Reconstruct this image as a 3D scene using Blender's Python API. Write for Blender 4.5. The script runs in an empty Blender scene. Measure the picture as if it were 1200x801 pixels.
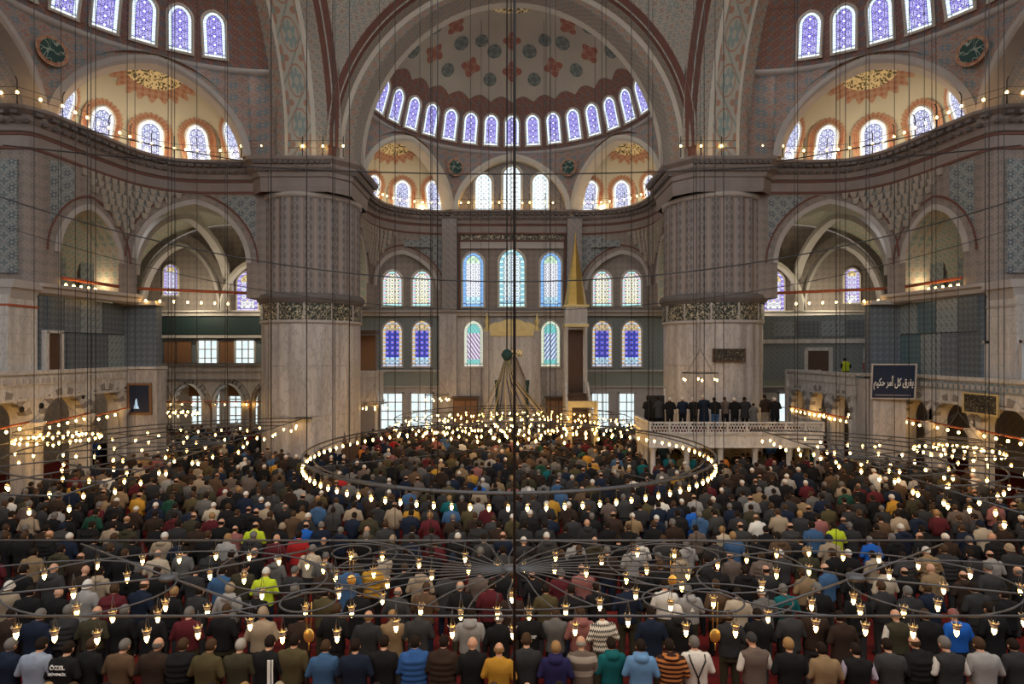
import bpy, bmesh, math, random
import numpy as np
from mathutils import Vector, Matrix

random.seed(7)
scene = bpy.context.scene
col = scene.collection
PI = math.pi

# ------------------------------------------------------------------ camera, world, exposure
F_PX, HOR, EYE = 684.0, 412.0, 7.1          # focal length in pixels of the 1200x801 frame, horizon row, eye height
cam_d = bpy.data.cameras.new('camera')
cam_d.sensor_width = 36.0
cam_d.lens = 36.0 * F_PX / 1200.0
cam_d.shift_y = (HOR - 400.5) / 1200.0
cam_d.clip_start, cam_d.clip_end = 0.1, 300
cam = bpy.data.objects.new('camera', cam_d)
col.objects.link(cam)
cam.location = (0, 0, EYE)
cam.rotation_euler = (PI / 2, 0, 0)
scene.camera = cam

world = bpy.data.worlds.new('daylight'); scene.world = world
world.use_nodes = True
bg = world.node_tree.nodes['Background']
bg.inputs['Color'].default_value = (1.0, 0.975, 0.935, 1)
bg.inputs['Strength'].default_value = 1.4

vs = scene.view_settings
vs.view_transform = 'Standard'; vs.look = 'None'; vs.gamma = 1.0; vs.use_curve_mapping = False
vs.exposure = 1.0
BULB_STRENGTH = 20.0
WIN_STRENGTH = 0.58
FLOOD_W = 42.0

def at(u, v, D):
    """a point seen at pixel (u, v), D metres away along the view axis"""
    return Vector(((u - 600) * D / F_PX, D, EYE - (v - HOR) * D / F_PX))

# ------------------------------------------------------------------ node helper
class V:
    def __init__(s, nt, sock): s.nt = nt; s.k = sock
    def _m(s, op, b=None, c=None):
        n = s.nt.nodes.new('ShaderNodeMath'); n.operation = op
        for i, x in enumerate((s, b, c)):
            if x is None: continue
            if isinstance(x, V): s.nt.links.new(x.k, n.inputs[i])
            else: n.inputs[i].default_value = x
        return V(s.nt, n.outputs[0])
    def __add__(s, o): return s._m('ADD', o)
    __radd__ = __add__
    def __sub__(s, o): return s._m('SUBTRACT', o)
    def __mul__(s, o): return s._m('MULTIPLY', o)
    __rmul__ = __mul__
    def __truediv__(s, o): return s._m('DIVIDE', o)
    def __lt__(s, o): return s._m('LESS_THAN', o)
    def __gt__(s, o): return s._m('GREATER_THAN', o)
    def fr(s): return s._m('FRACT')
    def fl(s): return s._m('FLOOR')
    def ab(s): return s._m('ABSOLUTE')
    def sq(s): return s._m('SQRT')
    def sin(s): return s._m('SINE')
    def cos(s): return s._m('COSINE')
    def at2(s, o): return s._m('ARCTAN2', o)
    def mx(s, o): return s._m('MAXIMUM', o)
    def mn(s, o): return s._m('MINIMUM', o)
    def pw(s, o): return s._m('POWER', o)

class Mat:
    """small wrapper round a node material"""
    def __init__(s, name, rough=0.8, metal=0.0, spec=0.3):
        s.m = bpy.data.materials.new(name); s.m.use_nodes = True
        s.nt = s.m.node_tree
        s.b = s.nt.nodes['Principled BSDF']
        s.b.inputs['Roughness'].default_value = rough
        s.b.inputs['Metallic'].default_value = metal
        s.b.inputs['Specular IOR Level'].default_value = spec
    def uv(s):
        n = s.nt.nodes.new('ShaderNodeUVMap')
        x = s.nt.nodes.new('ShaderNodeSeparateXYZ'); s.nt.links.new(n.outputs[0], x.inputs[0])
        return V(s.nt, x.outputs[0]), V(s.nt, x.outputs[1])
    def obj(s, out='Object'):
        n = s.nt.nodes.new('ShaderNodeTexCoord'); return n.outputs[out]
    def geo(s):
        return s.nt.nodes.new('ShaderNodeNewGeometry').outputs['Position']
    def noise(s, scale, vec=None, detail=3, stretch=None):
        vec = vec or s.geo()
        if stretch:
            mp = s.nt.nodes.new('ShaderNodeMapping'); mp.inputs['Scale'].default_value = stretch
            s.nt.links.new(vec, mp.inputs[0]); vec = mp.outputs[0]
        n = s.nt.nodes.new('ShaderNodeTexNoise'); n.inputs['Scale'].default_value = scale
        n.inputs['Detail'].default_value = detail
        s.nt.links.new(vec, n.inputs['Vector']); return V(s.nt, n.outputs[0])
    def rgb(s, c):
        n = s.nt.nodes.new('ShaderNodeRGB'); n.outputs[0].default_value = (*c, 1); return n.outputs[0]
    def mix(s, fac, a, b, mode='MIX'):
        n = s.nt.nodes.new('ShaderNodeMix'); n.data_type = 'RGBA'; n.blend_type = mode
        for sock, x in ((n.inputs[0], fac), (n.inputs[6], a), (n.inputs[7], b)):
            if isinstance(x, V): s.nt.links.new(x.k, sock)
            elif isinstance(x, (tuple, list)): sock.default_value = (*x, 1)
            elif isinstance(x, (int, float)): sock.default_value = x
            else: s.nt.links.new(x, sock)
        return n.outputs[2]
    def color(s, c):
        if isinstance(c, (tuple, list)): s.b.inputs['Base Color'].default_value = (*c, 1)
        else: s.nt.links.new(c, s.b.inputs['Base Color'])
        return s
    def emit(s, c, strength):
        if isinstance(c, (tuple, list)): s.b.inputs['Emission Color'].default_value = (*c, 1)
        else: s.nt.links.new(c, s.b.inputs['Emission Color'])
        s.b.inputs['Emission Strength'].default_value = strength
        return s
    def bump(s, h, strength=0.3, dist=0.02):
        n = s.nt.nodes.new('ShaderNodeBump'); n.inputs['Strength'].default_value = strength
        n.inputs['Distance'].default_value = dist
        s.nt.links.new(h.k, n.inputs['Height']); s.nt.links.new(n.outputs[0], s.b.inputs['Normal'])

def aged(M, c, amount=0.35, scale=0.6):
    n = M.noise(scale, detail=5)
    return M.mix(n * amount, c, (0.10, 0.085, 0.075))

def floral(name, base, c1, c2, vine, tile=(0.6, 0.6), rough=0.75, age=0.35, bold=1.0):
    M = Mat(name, rough)
    u, v = M.uv()
    u = u / tile[0]; v = v / tile[1]
    fu = u.fr() - 0.5; fv = v.fr() - 0.5
    gu = (u + 0.5).fr() - 0.5; gv = (v + 0.5).fr() - 0.5
    r1 = (fu * fu + fv * fv).sq(); a1 = fv.at2(fu)
    r2 = (gu * gu + gv * gv).sq(); a2 = gv.at2(gu)
    f1 = r1 < (a1 * 6.0).cos() * 0.07 + 0.23 * bold
    core = r1 < 0.10
    f2 = r2 < (a2 * 4.0).cos() * 0.09 + 0.20 * bold
    core2 = r2 < 0.08
    vn = ((fv + (u * (2 * PI)).sin() * 0.17).ab() < 0.04).mx((fu + (v * (2 * PI)).sin() * 0.17).ab() < 0.04)
    ring = (r1 - 0.36).ab() < 0.022
    c = M.mix(vn, base, vine)
    c = M.mix(ring, c, c2)
    c = M.mix(f2, c, c2)
    c = M.mix(core2, c, vine)
    c = M.mix(f1, c, c1)
    c = M.mix(core, c, base)
    M.color(aged(M, c, age))
    return M.m

def plain(name, c, rough=0.8, metal=0.0, var=0.3, scale=1.2, spec=0.3, stretch=None):
    M = Mat(name, rough, metal, spec)
    n = M.noise(scale, detail=4, stretch=stretch)
    d = tuple(x * (1 - var) for x in c); l = tuple(min(1, x * (1 + var)) for x in c)
    M.color(M.mix(n, d, l)); return M.m

def marble(name, c, vein, scale=1.0):
    M = Mat(name, 0.38, 0, 0.45)
    n = M.noise(0.7 * scale, detail=6, stretch=(3.2, 3.2, 0.22))
    n2 = M.noise(2.5 * scale, detail=6, stretch=(1.5, 1.5, 0.5))
    k = (n - 0.36) * 2.6
    x = M.mix(k.mx(0.0).mn(1.0), vein, c)
    x = M.mix(((n2 - 0.5).ab() < 0.03) * 0.35, x, tuple(q * 0.55 for q in vein))
    M.color(x); return M.m

MT = {}
MT['wall_paint'] = floral('painted taupe wall', (.275, .235, .215), (.205, .19, .185), (.33, .28, .25), (.22, .17, .155), (.5, .5))
MT['spandrel'] = floral('painted spandrel', (.33, .27, .25), (.17, .22, .26), (.20, .25, .28), (.42, .36, .33), (.55, .55))
MT['pier_panel'] = floral('blue grey painted panel', (.32, .34, .34), (.09, .13, .17), (.14, .20, .23), (.22, .20, .19), (.7, .62))
MT['soffit'] = floral('painted arch soffit', (.47, .46, .40), (.28, .37, .37), (.42, .25, .19), (.27, .34, .31), (2.3, 1.3), age=.25)
MT['soffit_rust'] = floral('rust arch border', (.36, .29, .24), (.40, .20, .14), (.22, .25, .24), (.25, .17, .13), (.62, .62))
MT['soffit_small'] = floral('small arabesque', (.46, .44, .39), (.25, .30, .30), (.38, .26, .21), (.28, .31, .30), (.5, .5))
MT['pendentive'] = floral('pendentive arabesque', (.47, .48, .44), (.29, .36, .35), (.43, .35, .30), (.33, .38, .36), (.7, .7))
MT['drum'] = floral('rust painted drum', (.27, .135, .105), (.13, .165, .19), (.19, .09, .075), (.33, .23, .18), (.66, .55))
MT['squinch'] = floral('blue rust spandrel', (.36, .30, .27), (.18, .25, .29), (.40, .20, .15), (.22, .27, .30), (.9, .7))
MT['teal_vault'] = floral('lit vault tiles', (.42, .42, .36), (.20, .29, .26), (.40, .28, .20), (.28, .33, .29), (.55, .5))
def pillar_paint():
    M = Mat('painted pillar flutes', .75)
    u, v = M.uv()
    u = u / (2 * PI * 2.93 / 24) + .5; v = v / .55
    fu = u.fr() - .5; fv = v.fr() - .5
    leaf = ((fu.ab() - .17).ab() < ((v * (2 * PI)).cos() + 1.0) * .055 + .015)
    bud = (fu * fu * 1.6 + fv * fv).sq() < .13
    edge = fu.ab() > .43
    c = M.mix(leaf, (.285, .25, .24), (.165, .15, .15))
    c = M.mix(bud, c, (.20, .175, .175)); c = M.mix(edge, c, (.36, .29, .265))
    M.color(aged(M, c, .25)); return M.m
MT['pillar_paint'] = pillar_paint()
MT['tile_blue'] = floral('blue glazed tiles', (.12, .145, .175), (.20, .23, .26), (.08, .105, .135), (.21, .24, .26), (.34, .34), rough=.3, age=.25)
MT['tile_teal'] = floral('teal glazed tiles', (.085, .15, .18), (.14, .21, .23), (.07, .125, .15), (.11, .18, .21), (.3, .3), rough=.25, age=.25)
MT['tile_dark'] = floral('dark slate tiles', (.09, .115, .14), (.16, .19, .21), (.06, .08, .10), (.19, .21, .22), (.3, .3), rough=.35, age=.2)
MT['tile_pale'] = floral('pale blue white tiles', (.30, .33, .335), (.08, .125, .165), (.15, .22, .27), (.10, .14, .18), (.36, .40), rough=.3, age=.2)
MT['tile_wall'] = floral('grey blue tile wall', (.19, .225, .235), (.12, .15, .17), (.13, .165, .18), (.25, .28, .28), (.36, .36), rough=.4, age=.25)
MT['cream'] = plain('cream plaster', (.50, .48, .385), .85, var=.16, scale=.35)
MT['cream_dome'] = plain('dome plaster', (.43, .40, .34), .85, var=.18, scale=.4)
MT['stone'] = plain('lilac grey stone', (.40, .37, .355), .7, var=.18, scale=1.5)
MT['stone_light'] = plain('pale stone moulding', (.55, .52, .46), .7, var=.14, scale=1.5)
MT['teal_dark'] = plain('very dark teal', (.018, .034, .036), .5, var=.25)
MT['stone_brown'] = plain('brown grey stone', (.25, .215, .205), .7, var=.2, scale=1.5)
MT['stone_mid'] = plain('grey brown voussoir stone', (.22, .20, .19), .7, var=.2, scale=2)
MT['stone_dark'] = plain('dark stone', (.14, .125, .125), .75, var=.3, scale=2)
MT['stone_red'] = plain('red brown paint', (.15, .07, .057), .8, var=.2, scale=2)
MT['muqarnas'] = plain('muqarnas plaster', (.36, .32, .275), .8, var=.28, scale=1.6)
MT['marble'] = marble('streaked marble', (.56, .52, .49), (.33, .30, .29))
MT['marble_w'] = marble('white marble', (.62, .60, .58), (.42, .40, .39), 1.4)
MT['grey_panel'] = plain('grey green panel', (.20, .22, .20), .6, var=.12)
MT['wood'] = plain('dark walnut', (.075, .04, .025), .5, var=.4, scale=6, stretch=(4, 4, .5))
MT['wood_warm'] = plain('warm wood', (.20, .10, .05), .5, var=.35, scale=5, stretch=(4, 4, .5))
MT['iron'] = plain('dark painted iron', (.075, .075, .08), .5, .3, var=.2, scale=5)
MT['cable'] = plain('steel cable', (.05, .05, .052), .55, .4, var=.2, scale=5)
MT['iron_red'] = plain('red oxide iron', (.33, .085, .04), .6, var=.25, scale=4)
MT['gold'] = plain('gilding', (.60, .40, .12), .35, .75, var=.2, scale=3)
MT['gold_flat'] = plain('gold leaf paint', (.62, .50, .24), .5, .25, var=.25, scale=3)
MT['black'] = plain('black paint', (.012, .012, .013), .5, var=.2)
MT['navy'] = plain('navy paint', (.012, .022, .055), .5, var=.25)
MT['white'] = plain('white paint', (.75, .74, .70), .6, var=.08)
MT['green_dark'] = plain('dark green paint', (.02, .055, .05), .6, var=.2)
MT['glass_cup'] = plain('pale lamp glass', (.55, .47, .34), .2, 0, var=.1, spec=.6)

def carpet():
    M = Mat('red carpet', 0.95, 0, .1)
    u, v = M.uv()
    band = ((v / 1.22).fr() - 0.5).ab() < 0.07
    motif = ((u / 0.7).fr() - 0.5).ab() < 0.04
    c = M.mix(band, (.13, .013, .011), (.06, .01, .012))
    c = M.mix(motif, c, (.09, .018, .012))
    M.color(M.mix(M.noise(30, detail=2) * .5, c, (.08, .008, .008))); return M.m
MT['carpet'] = carpet()

def bulb_mat():
    M = Mat('lamp bulb', .3); M.color((1, .8, .5)); M.emit((1.0, .54, .13), BULB_STRENGTH)
    return M.m
MT['bulb'] = bulb_mat()

def cloth():
    M = Mat('cloth', .92, 0, .12)
    n = M.nt.nodes.new('ShaderNodeObjectInfo')
    k = M.noise(7, detail=3)
    M.color(M.mix(k * .5, n.outputs['Color'], M.mix(1.0, n.outputs['Color'], (.45, .45, .45), 'MULTIPLY')))
    M.bump(M.noise(9, detail=2), .35, .02)
    return M.m
MT['cloth'] = cloth()
def skin():
    M = Mat('skin', .6, 0, .3); M.color(M.mix(M.noise(6), (.42, .22, .14), (.52, .30, .20))); return M.m
MT['skin'] = skin()
def stripes(name, a, b, period, duty=.5, axis=2, jag=0):
    M = Mat(name, .92, 0, .1)
    x = M.nt.nodes.new('ShaderNodeSeparateXYZ'); M.nt.links.new(M.obj(), x.inputs[0])
    h = V(M.nt, x.outputs[axis])
    if jag: h = h + ((V(M.nt, x.outputs[0]) * (1 / .035)).fr() - .5).ab() * jag
    M.color(M.mix((h / period).fr() < duty, a, b)); return M.m
MT['stripe_orange'] = stripes('brown orange stripes', (.03, .015, .012), (.40, .15, .045), .085, .5)
MT['stripe_grey'] = stripes('grey brown stripes', (.11, .085, .07), (.30, .26, .22), .26, .42)
MT['fair_isle'] = stripes('white knit with black motifs', (.015, .015, .015), (.60, .56, .48), .105, .62, 2, .09)
def crowd_mat():
    M = Mat('crowd cloth', .9, 0, .15)
    a = M.nt.nodes.new('ShaderNodeVertexColor'); a.layer_name = 'Col'
    M.color(a.outputs[0]); return M.m
MT['crowd'] = crowd_mat()

# stained glass: uv runs -1..1 across and upward in the same unit, 'sp' is where the arch starts
def glass(name, sp, border, inner, dots, lead=(.03, .03, .05), cell=.62, strength=2.0, mode='dots', top=None, low=None):
    M = Mat(name, .25)
    u, v = M.uv()
    dv = (v - sp).mx(0.0) * .85
    r = (u * u + dv * dv).sq()
    inb = (r > .68).mx(v < .28)
    # border cells
    alt = ((v / .44).fr() < .5)
    bc = M.mix(alt, border[0], border[1])
    bl = (((v / .22).fr() - .5).ab() > .44).mx((r - .68).ab() < .035).mx((v - .28).ab() < .035)
    # field
    cu = (u / cell + .5).fr() - .5; cv = (v / cell).fr() - .5
    rr = (cu * cu + cv * cv).sq(); aa = cv.at2(cu)
    if mode == 'diag':
        d = ((u * .9 + v * (.62 if dots[2] else -.62)) / .34).fr()
        fc = M.mix(d < .5, inner[0], inner[1])
        fc = M.mix((v > sp * .95).mx(v < .75), fc, inner[2])
        fl = ((d - .5).ab() < .04)
    else:
        fc = M.mix(((u * .5 + .5).fl() + (v / cell).fl()) * .5, inner[0], inner[1])
        fc = M.mix(rr < (aa * 6.0).cos() * .07 + .30, fc, dots[0])
        fc = M.mix(rr < .15, fc, dots[1])
        fl = ((rr - .40).ab() < .035).mx((cu.ab() > .465)).mx(cv.ab() > .475)
        if top: fc = M.mix(v > sp * 1.02, fc, top)
        if low: fc = M.mix((v > .30) * (v < .95), fc, low)
    c = M.mix(inb, fc, bc)
    ld = M.mix(inb, M.mix(fl, (0, 0, 0), (1, 1, 1)), M.mix(bl, (0, 0, 0), (1, 1, 1)))
    c = M.mix(ld, c, lead)
    M.color((.02, .02, .02)); M.emit(c, strength * WIN_STRENGTH); return M.m

W_ = (.92, .95, 1.0)
GL = {
 'ring':   lambda sp: glass('stained glass violet', sp, ((.62, .78, 1), (.85, .95, 1)), ((.52, .50, .95), (.40, .36, .90)), ((.09, .06, .42), W_), strength=1.25, cell=.8),
 'exedra': lambda sp: glass('stained glass white blue', sp, ((.95, .97, .98), (.86, .90, .95)), ((.92, .92, 1), (.72, .76, 1)), ((.06, .08, .36), (.85, .85, 1)), strength=1.2, cell=.6),
 'clear':  lambda sp: glass('leaded white glass', sp, ((.55, .72, .75), (.80, .90, .92)), ((.95, .98, .98), (.85, .93, .95)), ((.88, .95, 1), (1, 1, 1)), strength=1.5, cell=.55),
 'blue':   lambda sp: glass('stained glass blue', sp, ((.75, .50, .18), (.55, .62, .78)), ((.03, .05, .60), (.06, .06, .45)), ((.08, .18, .95), (.70, .22, .25)), strength=.95, cell=.56, top=(.72, .55, .30), low=(.50, .72, .88)),
 'pair':   lambda sp: glass('stained glass pastel', sp, ((.80, .50, .62), (.40, .72, .70)), ((.95, .90, .62), (.95, .95, .85)), ((.90, .84, .55), (.10, .12, .12)), strength=1.15, cell=.62),
 'tall':   lambda sp: glass('stained glass sky', sp, ((.16, .34, .66), (.20, .42, .75)), ((.95, .96, 1), (.85, .88, .95)), ((.8, .85, .95), (.10, .12, .2)), strength=1.2, cell=.52, top=(.55, .8, .55), low=(.45, .7, .85)),
 'centre': lambda sp: glass('stained glass teal', sp, ((.20, .50, .60), (.55, .85, .88)), ((.30, .58, .80), (.75, .92, .95)), ((.85, .95, .98), (.18, .25, .6)), strength=1.1, cell=.42),
 'diag_a': lambda sp: glass('stained glass violet bars', sp, ((.75, .85, .60), (.80, .78, .72)), ((.85, .80, .92), (.30, .20, .34), (.22, .62, .58)), (0, 0, 1), strength=.9, mode='diag'),
 'diag_b': lambda sp: glass('stained glass blue bars', sp, ((.70, .88, .68), (.82, .80, .62)), ((.75, .85, .95), (.16, .25, .50), (.20, .62, .60)), (0, 0, 0), strength=.9, mode='diag'),
 'violet': lambda sp: glass('stained glass violet gold', sp, ((.28, .22, .70), (.62, .55, .85)), ((.90, .86, .95), (.80, .80, 1)), ((.30, .22, .75), (.85, .62, .20)), strength=1.1, cell=.7, top=(.80, .62, .28), low=(.95, .95, .98)),
 'multi':  lambda sp: glass('stained glass jewelled', sp, ((.30, .12, .30), (.72, .55, .20)), ((.45, .70, .85), (.60, .82, .88)), ((.50, .80, .88), (.15, .30, .5)), strength=.9, cell=.5),
}
_glc = {}
def glass_mat(kind, sp):
    k = (kind, round(sp, 1))
    if k not in _glc: _glc[k] = GL[kind](round(sp, 1))
    return _glc[k]
def pane_mat():
    M = Mat('daylight pane', .2); n = M.noise(2.0)
    M.color((.05, .06, .06)); M.emit(M.mix(n, (.55, .75, .78), (.95, 1, 1)), 1.0 * WIN_STRENGTH); return M.m
MT['pane'] = pane_mat()
def pane_blue():
    M = Mat('bluish daylight pane', .2); M.color((.05, .06, .07)); M.emit((.50, .68, .80), .75 * WIN_STRENGTH); return M.m
MT['pane_blue'] = pane_blue()

# ------------------------------------------------------------------ mesh helper
class MB:
    def __init__(s): s.v = []; s.f = []; s.uv = []; s.mi = []; s.smooth = []
    def vert(s, p, uv=(0, 0)): s.v.append((p[0], p[1], p[2])); s.uv.append(uv); return len(s.v) - 1
    def face(s, idx, mi=0, sm=False): s.f.append(tuple(idx)); s.mi.append(mi); s.smooth.append(sm)
    def quad(s, ps, uvs=None, mi=0):
        uvs = uvs or [(0, 0)] * len(ps)
        s.face([s.vert(p, q) for p, q in zip(ps, uvs)], mi)
    def grid(s, P, U=None, mi=0, sm=True, close=False):
        ni, nj = len(P), len(P[0])
        ids = [[s.vert(P[i][j], U[i][j] if U else (i, j)) for j in range(nj)] for i in range(ni)]
        for i in range(ni - 1):
            for j in range(nj - 1):
                s.face((ids[i][j], ids[i + 1][j], ids[i + 1][j + 1], ids[i][j + 1]), mi, sm)
            if close: s.face((ids[i][nj - 1], ids[i + 1][nj - 1], ids[i + 1][0], ids[i][0]), mi, sm)
        return ids
    def box(s, c, d, mi=0, rz=0.0, tap=1.0):
        """box with centre c, size d; side faces carry metre uvs"""
        x, y, z = d[0] / 2, d[1] / 2, d[2] / 2
        ca, sa = math.cos(rz), math.sin(rz)
        def P(a, b, e):
            t = tap if e > 0 else 1
            a *= t; b *= t
            return (c[0] + a * ca - b * sa, c[1] + a * sa + b * ca, c[2] + e)
        F = [[(-x, -y, -z), (x, -y, -z), (x, -y, z), (-x, -y, z)], [(x, y, -z), (-x, y, -z), (-x, y, z), (x, y, z)],
             [(x, -y, -z), (x, y, -z), (x, y, z), (x, -y, z)], [(-x, y, -z), (-x, -y, -z), (-x, -y, z), (-x, y, z)],
             [(-x, -y, z), (x, -y, z), (x, y, z), (-x, y, z)], [(-x, y, -z), (x, y, -z), (x, -y, -z), (-x, -y, -z)]]
        for k, q in enumerate(F):
            uv = [((p[0] if k < 2 else p[1]) + c[0] + c[1], p[2] + c[2]) for p in q] if k < 4 else [(p[0] + c[0], p[1] + c[1]) for p in q]
            s.quad([P(*p) for p in q], uv, mi)
    def tube(s, pts, r, n=6, mi=0, cap=True, closed=False):
        pts = [Vector(p) for p in pts]; N = len(pts)
        rs = r if isinstance(r, (list, tuple)) else [r] * N
        rings = []; up0 = None
        for i, p in enumerate(pts):
            t = (pts[(i + 1) % N] - pts[i - 1]) if closed else (pts[min(i + 1, N - 1)] - pts[max(i - 1, 0)])
            if t.length < 1e-9: t = Vector((0, 0, 1))
            t.normalize()
            ref = Vector((0, 0, 1)) if abs(t.z) < .9 else Vector((1, 0, 0))
            a = t.cross(ref).normalized(); b = t.cross(a).normalized()
            rings.append([s.vert(p + (a * math.cos(2 * PI * k / n) + b * math.sin(2 * PI * k / n)) * rs[i], (k / n, i)) for k in range(n)])
        for i in range(N if closed else N - 1):
            A, B = rings[i], rings[(i + 1) % N]
            for k in range(n): s.face((A[k], A[(k + 1) % n], B[(k + 1) % n], B[k]), mi, True)
        if cap and not closed:
            s.face(rings[0][::-1], mi); s.face(rings[-1], mi)
    def lathe(s, prof, n=24, c=(0, 0, 0), mi=0, flute=None, sm=True, uvr=None):
        """profile [(radius, z)], flute = (count, depth) for a ribbed shaft"""
        P, U = [], []
        for k in range(n + 1):
            a = 2 * PI * k / n
            g = 1.0
            if flute: g = 1 - flute[1] * (1 - abs(math.cos(flute[0] * a / 2)))
            rr = uvr or max(p[0] for p in prof)
            P.append([(c[0] + math.cos(a) * r * g, c[1] + math.sin(a) * r * g, c[2] + z) for r, z in prof])
            U.append([(a * rr, c[2] + z) for r, z in prof])
        s.grid(P, U, mi, sm)
    def sphere(s, c, r, n=10, m=7, mi=0):
        if not isinstance(r, (tuple, list)): r = (r, r, r)
        P = [[(c[0] + r[0] * math.cos(2 * PI * i / n) * math.sin(PI * j / m), c[1] + r[1] * math.sin(2 * PI * i / n) * math.sin(PI * j / m),
               c[2] + r[2] * math.cos(PI * j / m)) for j in range(m + 1)] for i in range(n + 1)]
        s.grid(P, None, mi)
    def mesh(s, name, mats):
        me = bpy.data.meshes.new(name)
        me.from_pydata(s.v, [], s.f)
        uvl = me.uv_layers.new(name='UVMap')
        li = np.zeros(len(me.loops), dtype=np.int32); me.loops.foreach_get('vertex_index', li)
        uvl.data.foreach_set('uv', np.array(s.uv, dtype=np.float32)[li].ravel())
        me.polygons.foreach_set('material_index', np.array(s.mi, dtype=np.int32))
        me.polygons.foreach_set('use_smooth', np.array(s.smooth, dtype=bool))
        for m in (mats if isinstance(mats, (list, tuple)) else [mats]):
            me.materials.append(MT[m] if isinstance(m, str) else m)
        me.update(); return me
    def build(s, name, mats, parent=None):
        return link(name, s.mesh(name, mats), parent)

def link(name, data, parent=None, loc=None):
    o = bpy.data.objects.new(name, data); col.objects.link(o)
    if parent: o.parent = parent
    if loc is not None: o.location = loc
    return o
def tag(o, label, cat, group=None):
    o['label'] = label; o['category'] = cat
    if group: o['group'] = group
    return o
def thing(name, label, cat, loc=(0, 0, 0), group=None):
    return tag(link(name, None, None, loc), label, cat, group)
def struct(o): o['kind'] = 'structure'; return o
def stuff(o): o['kind'] = 'stuff'; return o
def copy_to(src, parent=None, loc=None):
    o = src.copy(); col.objects.link(o); o.parent = parent
    if loc is not None: o.location = loc
    return o

def resample(pts, step=.25):
    """Catmull-Rom through 2-D points, evenly resampled"""
    P = [Vector((p[0], p[1])) for p in pts]; out = []
    for i in range(len(P) - 1):
        a, b, c, d = P[max(i - 1, 0)], P[i], P[i + 1], P[min(i + 2, len(P) - 1)]
        n = max(2, int((c - b).length / step))
        for k in range(n):
            t = k / n
            out.append(.5 * (2 * b + (c - a) * t + (2 * a - 5 * b + 4 * c - d) * t * t + (3 * b - a - 3 * c + d) * t ** 3))
    out.append(P[-1]); return out

class Path:
    def __init__(s, pts, smooth=True, step=.25, sign=1):
        s.p = resample(pts, step) if smooth else [Vector((p[0], p[1])) for p in pts]
        s.s = [0.0]
        for i in range(1, len(s.p)): s.s.append(s.s[-1] + (s.p[i] - s.p[i - 1]).length)
        s.L = s.s[-1]; s.sign = sign
    def at(s, t):
        t = min(max(t, 0), s.L)
        i = 0
        while i < len(s.s) - 2 and s.s[i + 1] < t: i += 1
        k = (t - s.s[i]) / max(1e-9, s.s[i + 1] - s.s[i])
        p = s.p[i].lerp(s.p[i + 1], k)
        d = (s.p[min(i + 2, len(s.p) - 1)] - s.p[max(i - 1, 0)]).normalized()
        n = Vector((d.y, -d.x)) * s.sign          # outward normal (away from the hall)
        return p, n
    def near(s, q):
        q = Vector(q); best = min(range(len(s.p)), key=lambda i: (s.p[i] - q).length)
        return s.s[best]

def arch_z(t, zs, za):
    """slightly pointed arch, t in -1..1"""
    t = min(abs(t), 1)
    return zs + (za - zs) * (math.sqrt(max(0, 1 - t ** 2)) * .86 + .14 * (1 - t))

def arched_wall(name, path, z0, z1, arches, thick, mat, soffit, parent=None, mould=.28, nz=1, mould_mat='stone'):
    """wall along a path with arched openings down to z0; returns the wall object"""
    S = set(np.arange(0, path.L, .3).tolist() + [path.L])
    for a in arches:
        S = {x for x in S if x < a[0] - .02 or x > a[1] + .02}
        n = 22
        for k in range(n + 1):
            S.add(a[0] + (a[1] - a[0]) * (.5 - .5 * math.cos(PI * k / n)))
    S = sorted(S)
    mb = MB(); sf = MB()
    def low(s, ins):
        for a in arches:
            if a[0] - 1e-6 <= s <= a[1] + 1e-6 and ins: return arch_z((s - (a[0] + a[1]) / 2) / ((a[1] - a[0]) / 2), a[2], a[3])
        return z0
    for i in range(len(S) - 1):
        m = (S[i] + S[i + 1]) / 2
        ins = any(a[0] < m < a[1] for a in arches)
        (p, n), (q, n2) = path.at(S[i]), path.at(S[i + 1])
        za, zb = low(S[i], ins), low(S[i + 1], ins)
        P, U = [], []
        for (r, s_, zl) in ((p, S[i], za), (q, S[i + 1], zb)):
            P.append([(r.x, r.y, zl + (z1 - zl) * k / nz) for k in range(nz + 1)])
            U.append([(s_, zl + (z1 - zl) * k / nz) for k in range(nz + 1)])
        mb.grid(P, U, 0, False)
        if ins:
            P = [[(r.x + nn.x * t * thick, r.y + nn.y * t * thick, zl) for t in (0, .5, 1)] for r, nn, zl in ((p, n, za), (q, n2, zb))]
            sf.grid(P, [[(S[i + j] * 1.3 + (za, zb)[j], t * thick) for t in (0, .5, 1)] for j in (0, 1)], 0, True)
    w = mb.build(name, mat, parent)
    for a in arches:
        for e in (a[0], a[1]):
            p, n = path.at(e)
            sf.quad([(p.x, p.y, z0), (p.x + n.x * thick, p.y + n.y * thick, z0), (p.x + n.x * thick, p.y + n.y * thick, a[2]), (p.x, p.y, a[2])],
                    [(z0, 0), (z0, thick), (a[2], thick), (a[2], 0)])
    if arches: sf.build('soffit', soffit, w)
    if mould:
        for a in arches:
            mm = MB(); c = (a[0] + a[1]) / 2; h = (a[1] - a[0]) / 2
            rows = []
            for k in range(25):
                t = -math.cos(PI * k / 24)
                zi = arch_z(t, a[2], a[3])
                k2 = (h + mould) / h
                so = c + t * h * k2; zo = a[2] + (zi - a[2]) * (a[3] - a[2] + mould) / (a[3] - a[2])
                (pi_, ni), (po, no) = path.at(c + t * h), path.at(so)
                e = -.07
                rows.append([(pi_.x, pi_.y, zi), (pi_.x + ni.x * e, pi_.y + ni.y * e, zi), (po.x + no.x * e, po.y + no.y * e, zo), (po.x, po.y, zo)])
            mm.grid(rows, None, 0, False); mm.build('arch_moulding', mould_mat, w)
    return w

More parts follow.
